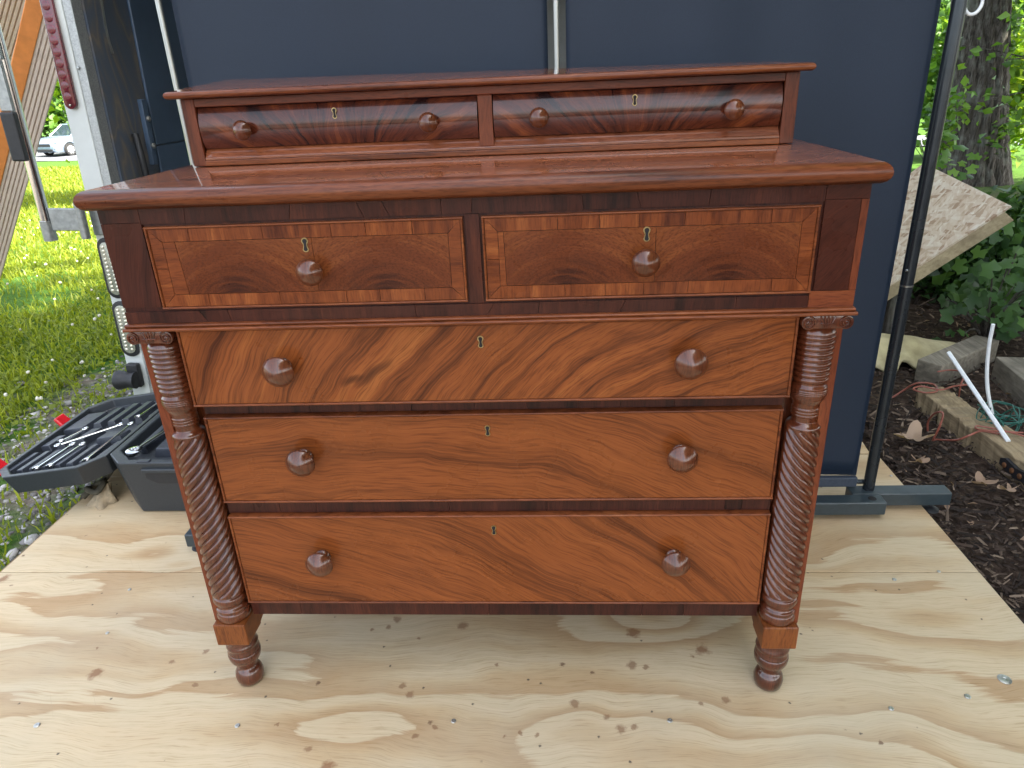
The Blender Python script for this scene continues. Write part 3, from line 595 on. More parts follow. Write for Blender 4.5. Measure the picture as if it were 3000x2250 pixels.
def mulch():
    n = 46000; x = 1.08 + RNG.random(n) ** 2. * 3.4; y = -.4 + RNG.random(n) ** 1.6 * 6.2
    L = RNG.uniform(.006, .036, n) * np.where(RNG.random(n) < .06, 2.6, 1); W = L * RNG.uniform(.08, .4, n); W = np.minimum(W, .009); a = RNG.random(n) * 2 * PI; el = RNG.normal(0, .3, n)
    d = np.stack([np.cos(a) * np.cos(el), np.sin(a) * np.cos(el), np.sin(el)], -1); s = np.stack([-np.sin(a), np.cos(a), RNG.normal(0, .4, n)], -1); C = np.stack([x, y, G(x, y) + RNG.uniform(.0, .028, n)], -1)
    u = np.array([0, 0, 1.]) * (W * .6)[:, None]; hl = d * L[:, None] / 2; hw = s * W[:, None] / 2
    V = np.stack([C - hl - hw, C + hl - hw * .5, C + hl + hw * .5, C - hl + hw, C - hl * .8 + u, C + hl * .8 + u], 1).reshape(-1, 3); o = np.arange(n) * 6
    F = np.concatenate([np.stack([o + i, o + j, o + k], -1) for i, j, k in ((0, 1, 5), (0, 5, 4), (3, 4, 5), (3, 5, 2), (0, 4, 3), (1, 2, 5))])
    T = np.repeat(np.where(RNG.random(n) < .12, RNG.uniform(.5, 1, n), RNG.beta(1.2, 2.8, n)), 6); g = rawmesh('mulch', V, F, 'chip', tone=T); tag(g, 'dark bark mulch and twigs covering the ground by the timbers', 'mulch'); g['kind'] = 'stuff'
    n = 700; x = 1.1 + RNG.random(n) ** 1.3 * 3.2; y = -.5 + RNG.random(n) * 6.5; C = np.stack([x, y, G(x, y) + .02], -1); V, F, tn = leaf_mesh(C, .03, 0, .6, up=1.5, long=1.7)
    g = rawmesh('leaf_litter', V, F, 'dead', tone=tn * .3); tag(g, 'brown dead leaves littering the mulch', 'leaf litter'); g['kind'] = 'stuff'
mulch()
# ================================================================== RAMP, TRAILER
ramp = thing('plywood_ramp', 'worn plywood trailer ramp carrying the dresser and the screen', 'ramp', (-.11, -.9, 0))
RX0, RX1, SEAM = -1.325, 1.105, .366
for y0, y1 in ((-3.0, SEAM - .0012), (SEAM + .0012, .93)):
    mb = MB(); mb.box(RX0, RX1, y0, y1, -.018, 0); sh_ = mb.build('plywood_sheet', ['ply'], ramp, bevel=.0015, seg=1)
mb = MB(); mb.prism([(RX0 + .03, -.018), (RX1 - .03, -.018), (RX1 - .03, -.10), (RX0 + .03, -.10)], -2.98, .90, 'y'); mb.build('subframe', 'edge', ramp)
for x0, x1 in ((RX0 - .012, RX0 - .002), (RX1 - .03, RX1 - .002)):
    mb = MB(); mb.box(x0, x1, -3.0, .925, -.085, -.006 if x0 < 0 else -.02); mb.build('edge_board', 'edge', ramp, bevel=.002, seg=1)
for u, v, r in ((2170, 1468, .0125), (980, 1558, .005), (1447, 1557, .005), (1925, 1531, .005), (80, 1567, .006), (513, 1568, .005), (2090, 1505, .006), (1932, 1252, .005), (232, 1368, .004), (280, 1274, .004), (2028, 1195 + 40, .004), (1925, 1108 - 80, .004)):
    p = pz(u, v, 0); mb = MB(); mb.lathe([(r, 0), (r, .0012), (r * .8, .0022), (r * .35, .0022), (r * .3, .0012)], (p[0], p[1], 0), 'z', 18); mb.build('screw', 'zinc', ramp, smooth=40)
mb = MB(); mb.prism([(.935, -.015), (1.47, .05), (1.47, .066), (.935, .001)], RX0 + .02, RX1 - .02, 'x'); mb.build('hinge_flap', ['ply'], ramp, bevel=.001, seg=1)
# trailer
TY, TL, TR, TT = 1.5, -1.585, 1.30, 2.25
tr = thing('cargo_trailer', 'white enclosed cargo trailer with dark plywood lining open behind the screen', 'trailer', (-.14, TY, 0))
def post(x0, x1):
    mb = MB(); mb.box(x0, x1, TY, TY + .05, -.02, TT); return mb.build('rear_post', 'alu_white', tr, bevel=.004)
post(TL, TL + .075); post(TR - .075, TR)
for x0, x1 in ((TL + .075, TL + .106), (TR - .106, TR - .075)):
    mb = MB(); mb.box(x0, x1, TY + .002, TY + .06, -.02, TT - .12); mb.build('door_jamb', 'alu_edge', tr, bevel=.003)
mb = MB(); mb.box(TL + .076, TR - .076, TY + .001, TY + .05, TT - .12, TT); mb.build('header', 'alu_white', tr, bevel=.003)
mb = MB(); mb.box(TL + .002, TL + .028, TY + .051, 5.6, -.02, TT); mb.build('side_wall', 'alu_white', tr)
mb = MB(); mb.box(TR - .028, TR - .002, TY + .051, 5.6, -.02, TT); mb.build('side_wall', 'alu_white', tr)
mb = MB(); mb.box(TL, TR, 5.601, 5.63, -.02, TT); mb.build('front_wall', 'alu_white', tr)
mb = MB(); mb.box(TL - .004, TR + .004, TY - .004, 5.65, TT + .001, TT + .03); mb.build('roof', 'alu_white', tr, bevel=.006)
mb = MB(); mb.box(TL + .03, TR - .03, TY + .062, 5.6, -.018, .02); mb.build('floor', 'darkwall', tr)
WX = TL + .112
mb = MB(); mb.box(WX - .012, WX, TY + .062, 5.58, .021, TT - .01); mb.build('lining', 'darkwall', tr)
for z0, z1 in ((.93, TT - .05), (.10, .926)):
    mb = MB(); mb.box(WX + .001, WX + .012, 1.83, 2.9, z0, z1); mb.build('lining_panel', 'navy', tr, bevel=.003)
mb = MB(); mb.box(WX + .001, WX + .02, 1.765, 1.80, .86, 1.10); pl = mb.build('hinge_plate', 'navy', tr, bevel=.003)
for z in (.93, 1.03):
    mb = MB(); mb.lathe([(.011, 0), (.011, .005), (.006, .009), (.0, .010)], (WX + .02, 1.785, z), 'x', 14); mb.build('bolt', 'zinc', pl, smooth=50)
mb = MB(); mb.tube(spline([(WX + .01, 1.70, .72), (WX + .03, 1.675, .80), (WX + .03, 1.67, .90), (WX + .012, 1.69, .98)], 8), .013, 8); mb.build('tie_hook', 'rubber', tr, smooth=50)
pts = [py(u, v, TY + .1) for u, v in ((198, -15), (207, 30), (214, 65), (222, 95), (230, 118))]
pts = [(WX + .0015, CAM[1] + (p[1] - CAM[1]) * (WX - CAM[0]) / (p[0] - CAM[0]), CAM[2] + (p[2] - CAM[2]) * (WX - CAM[0]) / (p[0] - CAM[0])) for p in pts]
mb = MB(); mb.tube(spline(pts, 5), .0035, 6, taper=.006); mb.build('paint_drip', 'pole_light', tr)
# red marker bar
def capsule(cx, z0, z1, w, n=10):
    r = w / 2; return [(cx + r * math.cos(a), z1 - r + r * math.sin(a)) for a in np.linspace(0, PI, n)] + [(cx + r * math.cos(a), z0 + r + r * math.sin(a)) for a in np.linspace(PI, 2 * PI, n)]
LX = TL + .033
mb = MB(); mb.prism(capsule(LX, 1.075, 1.52, .042), TY - .016, TY - .001); led = mb.build('marker_lamp', 'lens_red', tr, smooth=40, bevel=.003)
for k in range(12):
    z = 1.115 + k * .0345; mb = MB(); mb.lathe([(.014, 0), (.012, -.0007), (.008, -.0012), (.004, -.0015), (.0, -.0016)], (LX - .002, TY - .0165, z), 'y', 16); mb.build('lamp_dome', 'lens_red_led', led, smooth=60)
mb = MB(); mb.lathe([(.004, 0), (.003, -.002), (0, -.003)], (LX, TY - .0165, 1.088), 'y', 12); mb.build('screw', 'zinc', led, smooth=50)
# clear oval lamps
for z0, z1 in ((.395, .63), (.155, .385)):
    cx = TL + .036
    mb = MB(); mb.prism(capsule(cx, z0, z1, .074), TY - .007, TY - .001); lp = mb.build('oval_lamp', 'rubber', tr, smooth=40, bevel=.002)
    mb = MB(); mb.prism(capsule(cx, z0 + .016, z1 - .016, .050), TY - .012, TY - .0075); mb.build('lens', 'lens_grey', lp, smooth=40, bevel=.002)
    mb = MB()
    for r in range(12):
        for c_ in (-.011, .011): mb.lathe([(.0062, 0), (.005, -.0025), (.0, -.004)], (cx + c_, TY - .0122, z0 + .034 + r * (z1 - z0 - .068) / 11), 'y', 8)
    mb.build('lamp_beads', 'led_dot', lp, smooth=60)
mb = MB(); mb.lathe([(.008, 0), (.006, -.004), (.0, -.006)], (TL + .05, TY - .001, .655), 'y', 12); mb.build('bolt', 'zinc', tr, smooth=50)
mb = MB(); mb.lathe([(.006, 0), (.005, -.004), (.0, -.005)], (TL + .082, TY - .001, 1.205), 'y', 12); mb.build('bolt', 'steel', tr, smooth=50)
mb = MB(); mb.lathe([(.0, -.03), (.034, -.03), (.04, -.02), (.036, 0), (.03, .02), (.034, .05), (.0, .05)], (TL + .005, TY - .045, .07), 'x', 24); mb.build('bumper', 'rubber', tr, smooth=45)
mb = MB(); mb.box(TL + .012, TL + .06, TY - .03, TY - .002, .03, .13); mb.build('bumper_bracket', 'rubber', tr, bevel=.006)
mb = MB(); mb.box(TL - .006, TL, TY + .03, TY + .045, .25, .29); mb.build('side_reflector', 'lens_red_led', tr)
# lock bar and its hinge on the post
BX = TL - .128
mb = MB(); mb.tube([(BX - .01, TY - .05, .655), (BX - .01, TY - .05, 2.2)], .0185, 20); mb.build('lock_bar', 'chrome', tr, smooth=50)
mb = MB(); mb.tube([(BX - .01, TY - .05, .628), (BX - .01, TY - .05, .70)], .023, 20); mb.build('bar_sleeve', 'steel', tr, smooth=50)
mb = MB(); mb.box(BX + .012, TL - .012, TY - .06, TY - .045, .665, .745); mb.build('hinge_strap', 'steel', tr, bevel=.003)
mb = MB(); mb.tube([(TL - .006, TY - .045, .635), (TL - .006, TY - .045, .765)], .016, 14); mb.build('hinge_pin', 'steel', tr, smooth=50)
mb = MB(); mb.box(TL + .004, TL + .072, TY - .012, TY - .0005, .64, .76); mb.build('hinge_leaf', 'steel', tr, bevel=.003)
mb = MB(); mb.box(BX - .050, BX + .010, TY - .085, TY - .0705, 1.23, 1.32); mb.build('bar_bracket', 'steel', tr, bevel=.003)
mb = MB(); mb.box(BX - .040, BX + .002, TY - .085, TY - .0705, 1.07, 1.229); mb.build('lever', 'steel', tr, bevel=.004)
mb = MB(); mb.box(BX - .043, BX + .007, TY - .095, TY - .0705, .91, 1.069); mb.build('lever_grip', 'rubber', tr, bevel=.006)
# leaning decking
def plank(name, label, pa, pb, width, depth, grooves, face, edge_m, side, group=None):
    pa, pb = Vector(pa), Vector(pb); ax = (pb - pa).normalized(); view = (pa - Vector(CAM)).normalized(); nrm = -(view - ax * view.dot(ax)).normalized(); wv = ax.cross(nrm).normalized()
    if wv.x < 0: wv = -wv
    t = thing(name, label, 'plank', pa, group); n = grooves; prof = []
    for i in range(n):
        x0 = width * i / n; g = width / n; prof += [(x0 + g * .10, 0), (x0 + g * .72, 0), (x0 + g * .78, -.008), (x0 + g * 1.04, -.008)]
    prof = [(0, -.008)] + prof[:-1] + [(width, -.008), (width, -depth), (0, -depth)]
    m1 = MB(); k = len(prof); vs = [pa + wv * a + nrm * b for a, b in prof] + [pb + wv * a + nrm * b for a, b in prof]
    m1.add(vs, [tuple(range(k)), tuple(range(2 * k - 1, k - 1, -1))] + [(i, i + k, (i + 1) % k + k, (i + 1) % k) for i in range(k)]); m1.build('grooved_board', face, t)
    m2 = MB(); e0, e1, em = edge_m
    q = [(e0, .006), (e1, .006), (e1, -depth - .01), (e0, -depth - .01)]; vs = [pa + wv * a + nrm * b for a, b in q] + [pb + wv * a + nrm * b for a, b in q]
    m2.add(vs, [(0, 1, 2, 3), (7, 6, 5, 4)] + [(i, i + 4, (i + 1) % 4 + 4, (i + 1) % 4) for i in range(4)]); m2.build('side_board', em, t, bevel=.004); return t
def wall_hit(u, v, x): d = ray(u, v); return CAM + d * (x - CAM[0]) / d[0]
plank('grooved_deck_board', 'tan grooved decking board with orange stained side leaning on the trailer wall', on_ground(-81, 728), wall_hit(131, -120, TL - .05), .098, .03, 6, 'deck', (-.062, .0006, 'orange'), 1)
plank('grooved_deck_board', 'tan grooved decking board with blue painted side leaning on the trailer wall', on_ground(-139, 560), wall_hit(31, -120, TL - .26), .12, .03, 7, 'deck', (.1195, .143, 'blue_paint'), 1)
# the trailer leans a little towards the ramp
tr.rotation_euler[1] = math.radians(2.3); tr.location.x -= .030; tr.location.z -= .050
# ================================================================== DRESSER
dr = thing('chest_of_drawers', 'antique mahogany chest of drawers with rope-twist columns and small upper drawers', 'dresser', (0, .25, 0))
W = .56; DEP = .50
def part(name, m, parent, boxes, bevel=.0015, seg=2):
    mb = MB()
    for q in boxes: mb.box(*q)
    return mb.build(name, m, parent, bevel=bevel, seg=seg)
# carcass
part('side_panel', 'mahog_y', dr, [(-W + .004, -W + .022, .012, DEP, .165, .958)]); part('side_panel', 'mahog_y', dr, [(W - .022, W - .004, .012, DEP, .165, .958)])
part('back_board', 'mahog_z', dr, [(-W + .023, W - .023, DEP - .012, DEP - .001, .166, .957)]); part('bottom_board', 'mahog_x', dr, [(-W + .024, W - .024, .062, DEP - .014, .168, .18)])
for s in (-1, 1):
    a, b = sorted((s * .487, s * .555)); part('corner_stile', 'turned', dr, [(a, b, .047, .10, .165, .768)])
    a, b = sorted((s * .49, s * .553)); mb = MB(); mb.lathe([(.02, 0), (.024, .03), (.018, .08), (.026, .12), (.026, .165)], (s * .52, DEP - .04, 0), 'z', 20); mb.build('rear_foot', 'foot', dr, smooth=50)
# frieze: dark ground with separate veneer pieces
fz = part('frieze', 'friezev', dr, [(-W, W, .004, .06, .7797, .958)], 0)
def veneer(parent, poly, m, name='veneer_piece', y=0., th=.0035):
    cx = sum(p[0] for p in poly) / len(poly); cz = sum(p[1] for p in poly) / len(poly); g = .00035
    q = []
    for (x, z) in poly: q.append((x + (g if x < cx else -g), z + (g if z < cz else -g)))
    mb = MB(); mb.prism(q, y, y + th); return mb.build(name, m, parent)
def strip(parent, x0, x1, z0, z1, cuts, m, y=0., name='veneer_piece', th=.0035, slant=.006):
    xs = [x0] + [x0 + (x1 - x0) * c for c in cuts] + [x1]; sl = [0] + [random.uniform(-slant, slant) for _ in cuts] + [0]
    for i in range(len(xs) - 1): veneer(parent, [(xs[i] - sl[i], z0), (xs[i + 1] - sl[i + 1], z0), (xs[i + 1] + sl[i + 1], z1), (xs[i] + sl[i], z1)], m, name, y, th)
dzt, dzb, dxi, dxo = .9308, .8025, .0138, .494
strip(fz, -W, -.497, .937, .958, [], 'friezev'); strip(fz, -.497, .499, .9345, .958, [.07, .23, .335, .373, .455, .50, .66, .74, .84], 'friezev'); strip(fz, .499, W, .937, .958, [], 'endv')
strip(fz, -W, -.497, .806, .937, [], 'endv'); strip(fz, .499, .549, .805, .937, [], 'endv'); strip(fz, .549, W, .805, .937, [], 'mahog_z')
strip(fz, -W, .494, .7797, .799, [.12, .16, .44, .55, .62, .74, .9], 'friezev'); strip(fz, .494, W, .7797, .805, [], 'mahog_x')
strip(fz, -.0105, .0105, .7995, .934, [], 'friezev')
# slab
def slab(name, x0, x1, y0, y1, z0, z1, m, mtop, parent):
    r = (z1 - z0) / 2; zc = (z0 + z1) / 2; n = 9; rings = []
    for k in range(n + 1):
        a = -PI / 2 + PI * k / n; o = r * math.cos(a); h = zc + r * math.sin(a); rings.append((o, h))
    mb = MB(); vs = []
    for o, h in rings: i = r - o; vs += [(x0 + i, y0 + i, h), (x1 - i, y0 + i, h), (x1 - i, y1, h), (x0 + i, y1, h)]
    fs = []; mi = []
    for k in range(n):
        for e in range(4): fs.append((k * 4 + e, k * 4 + (e + 1) % 4, k * 4 + 4 + (e + 1) % 4, k * 4 + 4 + e)); mi.append(0)
    fs.append((0, 3, 2, 1)); mi.append(0); fs.append((n * 4, n * 4 + 1, n * 4 + 2, n * 4 + 3)); mi.append(1)
    mb.v = vs; mb.f = fs; mb.mi = mi; return mb.build(name, [m, mtop], parent, smooth=50)
slab('top_slab', -.5715, .573, -.030, DEP + .01, .9592, .9888, 'nose', 'top', dr)
# waist moulding
def moulding(name, x0, x1, prof, parent, m):
    mb = MB(); mb.prism(prof, x0, x1, 'x'); return mb.build(name, m, parent, smooth=35)
def round_prof(y0, z0, z1, yb, n=7):
    r = (z1 - z0) / 2; zc = (z0 + z1) / 2; return [(yb, z0)] + [(y0 + r - r * math.cos(a), zc + r * math.sin(a)) for a in np.linspace(-PI / 2, PI / 2, n)] + [(yb, z1)]
moulding('waist_moulding', -.5615, .5615, round_prof(-.008, .7745, .7796, .05), dr, 'bead'); moulding('waist_moulding', -.564, .564, round_prof(-.012, .7688, .7742, .05), dr, 'bead')
# rails
for z0, z1, cuts in ((.6045, .6295, [.08, .19, .28, .37, .48, .57, .66, .73, .82]), (.4025, .4285, [.05, .1, .17, .42, .60, .68, .92, .95]), (.1655, .2005, [.10, .48, .78, .86])):
    rl = part('rail', 'dark_line', dr, [(-.486, .486, .034, .09, z0 + .001, z1 - .001)], 0); strip(rl, -.486, .486, z0, z1, cuts, 'rail', .0305, slant=.001)
# knobs and keyholes
def knob(parent, x, y, z, r, L, tilt=0):
    p = [(r * .56, 0), (r * .56, -L * .06), (r * .44, -L * .14), (r * .40, -L * .34), (r * .46, -L * .46), (r * .60, -L * .52), (r * .88, -L * .545), (r * .98, -L * .56), (r, -L * .59), (r * .99, -L * .62), (r * .95, -L * .655), (r * .88, -L * .71), (r * .75, -L * .79), (r * .57, -L * .87), (r * .36, -L * .945), (r * .16, -L * .99), (0, -L)]
    mb = MB(); mb.lathe(p, (x, y, z), 'y', 40); return mb.build('knob', 'knob', parent, smooth=40)
def keyhole(parent, x, y, z, h=.022):
    def outline(k):
        r1 = h * .235 * k; r2 = h * .27 * k; q = []
        for a in np.linspace(-.75, PI + .75, 14): q.append((x + r1 * math.cos(a), z + h * .26 + r1 * math.sin(a)))
        q.append((x - h * .12 * k, z - h * .02)); q.append((x - h * .18 * k, z - h * .24))
        for a in np.linspace(PI + .1, 2 * PI - .1, 8): q.append((x + r2 * .8 * math.cos(a), z - h * .28 + r2 * .8 * math.sin(a)))
        q.append((x + h * .18 * k, z - h * .24)); q.append((x + h * .12 * k, z - h * .02)); return q
    mb = MB(); mb.prism(outline(1.), y - .0012, y + .002, 'y', 0); mb.prism(outline(.66), y - .0016, y - .0013, 'y', 1); return mb.build('escutcheon', ['brass', 'black'], parent)
def bead_frame(parent, x0, x1, z0, z1, y, t=.0036, proud=.0028):
    mb = MB()
    for (a, b, c, d) in ((x0, x1, z1 - t, z1), (x0, x1, z0, z0 + t)): mb.prism(round_prof(y - proud, c, d, y + .02, 6), a, b, 'x')
    def rp(c, d): r = (d - c) / 2; xc = (c + d) / 2; return [(c, y + .02)] + [(xc - r * math.cos(a), y - proud + .0001 + r - r * math.sin(a)) for a in np.linspace(0, PI, 6)] + [(d, y + .02)]
    for (c, d) in ((x0, x0 + t), (x1 - t, x1)): mb.prism(rp(c, d), z0 + t * .9, z1 - t * .9, 'z')
    return mb.build('cock_bead', 'bead', parent, smooth=40)
# frieze drawers
for s, mk in ((-1, 'fl'), (1, 'fr')):
    x0, x1 = (-dxo, -dxi) if s < 0 else (dxi, dxo); z0, z1 = dzb, dzt
    d = part('drawer', 'dark_line', dr, [(x0 + .001, x1 - .001, .0022, .0039, z0 + .001, z1 - .001)], 0)
    bead_frame(d, x0, x1, z0, z1, -.001)
    a0, a1, b0, b1 = x0 + .0039, x1 - .0039, z0 + .0039, z1 - .0039
    i0, i1, j0, j1 = (x0 + .023, x1 - .023, z0 + .023, z1 - .0235)
    cuts = [.10, .36, .60, .72, .88] if s < 0 else [.2, .34, .47, .62, .9]
    xs = [i0] + [i0 + (i1 - i0) * c for c in cuts] + [i1]
    for k in range(len(xs) - 1):
        veneer(d, [(a0 if k == 0 else xs[k], b1), (xs[k], j1), (xs[k + 1], j1), (a1 if k == len(xs) - 2 else xs[k + 1], b1)][::-1], 'cross', 'crossband', -.0006, .0028)
        veneer(d, [(a0 if k == 0 else xs[k] + .01, b0), (a1 if k == len(xs) - 2 else xs[k + 1] + .01, b0), (xs[k + 1] + (.01 if k < len(xs) - 2 else 0), j0), (xs[k] + (.01 if k else 0), j0)], 'cross', 'crossband', -.0006, .0028)
    zm = [b0, j0 + (j1 - j0) * .55, b1]
    veneer(d, [(a0, b0), (i0, j0), (i0, j0 + (j1 - j0) * .5), (a0, j0 + (j1 - j0) * .5)], 'crossx', 'crossband', -.0006, .0028); veneer(d, [(a0, j0 + (j1 - j0) * .5), (i0, j0 + (j1 - j0) * .5), (i0, j1), (a0, b1)], 'crossx', 'crossband', -.0006, .0028)
    veneer(d, [(a1, b0), (a1, b1), (i1, j1), (i1, j0)], 'crossx', 'crossband', -.0006, .0028)
    xm = (x0 + x1) / 2 + .012; e = .024 if s < 0 else .01
    veneer(d, [(i0, j0), (i0 + e, j0), (i0 + e * .8, j1), (i0, j1)], 'crossx', 'crossband', -.0006, .0028)
    veneer(d, [(i0 + e, j0), (xm, j0), (xm, j1), (i0 + e * .8, j1)], mk, 'veneer_panel', -.0006, .0028); veneer(d, [(xm, j0), (i1, j0), (i1, j1), (xm, j1)], mk, 'veneer_panel', -.0006, .0028)
    kx = (-.245 if s < 0 else .250); knob(d, kx, -.0006, .8595, .0205, .036); keyhole(d, -.252 if s < 0 else .2525, -.0008, .897)
# long drawers
XD = .4852
for z0, z1, y, mk, kz, hz in ((.6311, .7683, .0025, 'd1', .7015, .736), (.4297, .6031, .0217, 'd2', .5245, .570), (.2015, .4011, .0217, 'd3', .3115, .369)):
    mb = MB(); mb.box(-XD + .0044, XD - .0044, y, y + .02, z0 + .0048, z1 - .0048); d = mb.build('drawer', mk, dr, bevel=.0008, seg=1)
    bead_frame(d, -XD, XD, z0 + .0004, z1 - .0004, y, .0042, .0028)
    mb = MB(); mb.box(-XD + .012, XD - .012, y + .0205, .45, z0 + .006, z1 - .008); mb.build('drawer_box', 'dark_line', d)
    for kx in (-.321, .3235): knob(d, kx, y, kz, .0258, .043)
    keyhole(d, .001, y - .0004, hz, .0205)
# columns
def column(s):
    AX = (s * .5218, .0275); ns = 9; lead = .166
    def prof(z):
        # (radius, rope amplitude)
        if z > .745: return .024, 0
        if z > .733: t = (z - .733) / .012; return .030 - .006 * t ** 2, 0
        if z > .653:                                     # nine rings
            t = (z - .653) / .080; r = .0303 - .0012 * (1 - t); p = (t * 9) % 1.; return r - .0042 * (1 - math.sqrt(max(0, 1 - (2 * p - 1) ** 2))) , 0
        if z > .649: return .0262, 0
        if z > .615:
            t = (z - .615) / .034; r = .0225 + .0075 * math.sin(min(1, t * 1.25) * PI * .62) ; r = min(r, .0300)
            if .28 < t < .86: r -= .0009 * (1 - abs(math.sin((t - .28) / .58 * PI * 6)))
            if t > .86: r -= (t - .86) * .022
            return r, 0
        if z > .606: return .0222 - .0016 * (.615 - z) / .009, 0
        if z > .590: t = (z - .590) / .016; p = (t * 3) % 1.; return .0208 + .0012 * math.sqrt(max(0, 1 - (2 * p - 1) ** 2)), 0
        if z > .581: return .0200, 0
        if z > .572: t = (.581 - z) / .009; return .0202 + .0078 * math.sin(t * PI / 2), 0
        if z > .230:
            t = (.572 - z) / .342; r = .0282 + .0040 * math.sin(min(1, t * 1.25) * PI / 2); return r, .0072 * min(1, (.572 - z) / .006) * min(1, (z - .230) / .008)
        if z > .226: return .0285, 0
        if z > .209: p = (z - .209) / .017; return .0280 + .0042 * math.sqrt(max(0, 1 - (2 * p - 1) ** 2)), 0
        if z > .198: p = (z - .198) / .011; return .0280 - .0022 * math.sin(p * PI), 0
        if z > .189: p = (z - .189) / .009; return .0280 + .0028 * math.sqrt(max(0, 1 - (2 * p - 1) ** 2)), 0
        p = (z - .1690) / .020; return .0285 + .0036 * math.sqrt(max(0, 1 - (2 * p - 1) ** 2)), 0
    zs = np.concatenate([np.linspace(.1690, .230, 70), np.linspace(.2305, .572, 300), np.linspace(.5725, .7455, 230)]); n = 154; V = []
    for z in zs:
        r, am = prof(z)
        for k in range(n):
            a = 2 * PI * k / n
            if am:
                ph = (ns * a / (2 * PI) + s * z * ns / lead) % 1.; q = abs(2 * ph - 1); rr = r - am * (1 - math.sqrt(max(0., 1 - q ** 2.3)))
            else: rr = r
            V.append((AX[0] + rr * math.cos(a), AX[1] + rr * math.sin(a), z))
    F = [(i * n + k, i * n + (k + 1) % n, (i + 1) * n + (k + 1) % n, (i + 1) * n + k) for i in range(len(zs) - 1) for k in range(n)]
    c = rawmesh('column', V, F, 'turned', dr, smooth=True)
    # Ionic capital
    cx = s * .527 if s < 0 else .5245; zt, zb = .7683, .7465; rv = .0108; zc = zt - .0005 - rv; hx = .0272; mb = MB()
    pl = [(cx - hx, zt)] + [(cx - hx + rv * math.cos(a), zc + rv * math.sin(a)) for a in np.linspace(PI / 2, 3 * PI / 2 + .5, 14)] + [(cx - .012, zb + .0015), (cx + .012, zb + .0015)] + [(cx + hx + rv * math.cos(a), zc + rv * math.sin(a)) for a in np.linspace(-PI / 2 - .5, PI / 2, 14)] + [(cx + hx, zt)]
    mb.prism(pl[1:-1], -.006, .046); cap = mb.build('capital', 'turned', c, smooth=35, bevel=.0008)
    for q in (-1, 1):
        sp = []
        for t in np.linspace(0, 1, 46):
            a = PI / 2 * (1 if 1 else 1) + q * t * 2 * PI * 2.1; rr = rv * (1 - .86 * t) * .93; sp.append((cx + q * hx + rr * math.cos(a), -.0062, zc + rr * math.sin(a)))
        mb = MB(); mb.tube(sp, .0014, 6); mb.build('volute', 'turned', c, smooth=60)
    for q in range(-2, 3):
        mb = MB(); mb.tube([(cx + q * .0022, -.006, zb + .003), (cx + q * .0034, -.0066, zc), (cx + q * .0056, -.006, zt - .001)], .0011, 6, taper=.0016); mb.build('leaf_flute', 'turned', c, smooth=60)
    mb = MB(); mb.box(cx - .0115, cx + .0115, -.0084, -.006, zc - .0022, zc - .0002); mb.build('capital_bar', 'turned', c, bevel=.0005)
    # block and foot
    bx0, bx1 = sorted((s * .4901, s * .5535)); mb = MB(); mb.box(bx0, bx1, -.0048, .0585, .1182, .1686); mb.build('plinth_block', 'block', dr, bevel=.0022)
    mb = MB(); mb.prism([(.0588, .1645), (.128, .1645), (.124, .152), (.108, .138), (.085, .126), (.0588, .1188)], bx0 + .002, bx1 - .002, 'x'); mb.build('knee_block', 'block', dr, bevel=.0015)
    fp = [(.020, 0), (.0255, .004), (.0272, .012), (.0278, .020), (.0258, .029), (.022, .036), (.0185, .0395), (.0180, .043), (.0205, .048), (.0265, .056), (.0305, .064), (.0318, .072), (.0315, .079), (.0300, .081), (.0312, .083), (.0305, .086), (.0285, .091), (.0296, .095), (.0312, .098), (.0302, .102), (.0284, .105), (.0275, .112), (.0282, .1184)]
    mb = MB(); mb.lathe(fp, (s * .5218, .0275, 0), 'z', 48); mb.build('foot', 'foot', dr, smooth=45)
column(-1); column(1)
# upper case
def rise(x, y): return max(0., (y - .250) / .245) * (.0130 - .0065 * x / .54)     # the old top board has warped up at the back
mb = MB()
for x0, x1 in ((-.527, -.509), (.509, .527)): mb.prism([(.272, .990), (.488, .990), (.488, 1.1026 + rise(x0, .488)), (.272, 1.1026)], x0, x1, 'x')
mb.box(-.509, .509, .476, .487, .990, 1.1028); up = mb.build('upper_case', 'mahog_y', dr)
part('upper_post', 'mahog_z', dr, [(-.5295, -.5065, .263, .2715, .9898, 1.1028)]); part('upper_post', 'mahog_z', dr, [(.5065, .5295, .263, .2715, .9898, 1.1028)])
part('upper_rail', 'mahog_x', dr, [(-.5062, .5062, .2636, .2735, 1.0885, 1.1027)]); part('upper_divider', 'mahog_z', dr, [(-.0085, .0165, .2645, .30, 1.0045, 1.0883)])
mb = MB(); mb.prism([(.2638, .9992), (.2638, 1.0035), (.2655, 1.0050), (.2765, 1.0182), (.300, 1.0182), (.300, .9992)], -.5062, .5062, 'x'); mb.build('sill', 'sill', dr, bevel=.0006, seg=1)
part('base_strip', 'bead', dr, [(-.5062, .5062, .2610, .2735, .9897, .9990)])
ut = slab('upper_top', -.5445, .5445, .236, .495, 1.1030, 1.1150, 'nose', 'top', dr)
for v in ut.data.vertices: v.co.z += rise(v.co.x, v.co.y)
for s, x0, x1, mk in ((-1, -.5045, -.0100, 'ul'), (1, .0180, .5045, 'ur')):
    z0, z1 = 1.0188, 1.0870; pr = []
    for t in np.linspace(0, 1, 18): pr.append((.2745 - .0135 * math.sin(PI * (.06 + t * .80)) ** .8 + .004 * t * t, z0 + (z1 - z0) * t))
    mb = MB(); mb.prism(pr + [(.31, z1), (.31, z0)], x0, x1, 'x'); d = mb.build('drawer', mk, dr, smooth=30)
    for kx in ((-.422, -.0935) if s < 0 else (.0965, .4225)): knob(d, kx, .2635, 1.0485, .0168, .029)
    keyhole(d, s * .259, .2632, 1.0695, .0185)
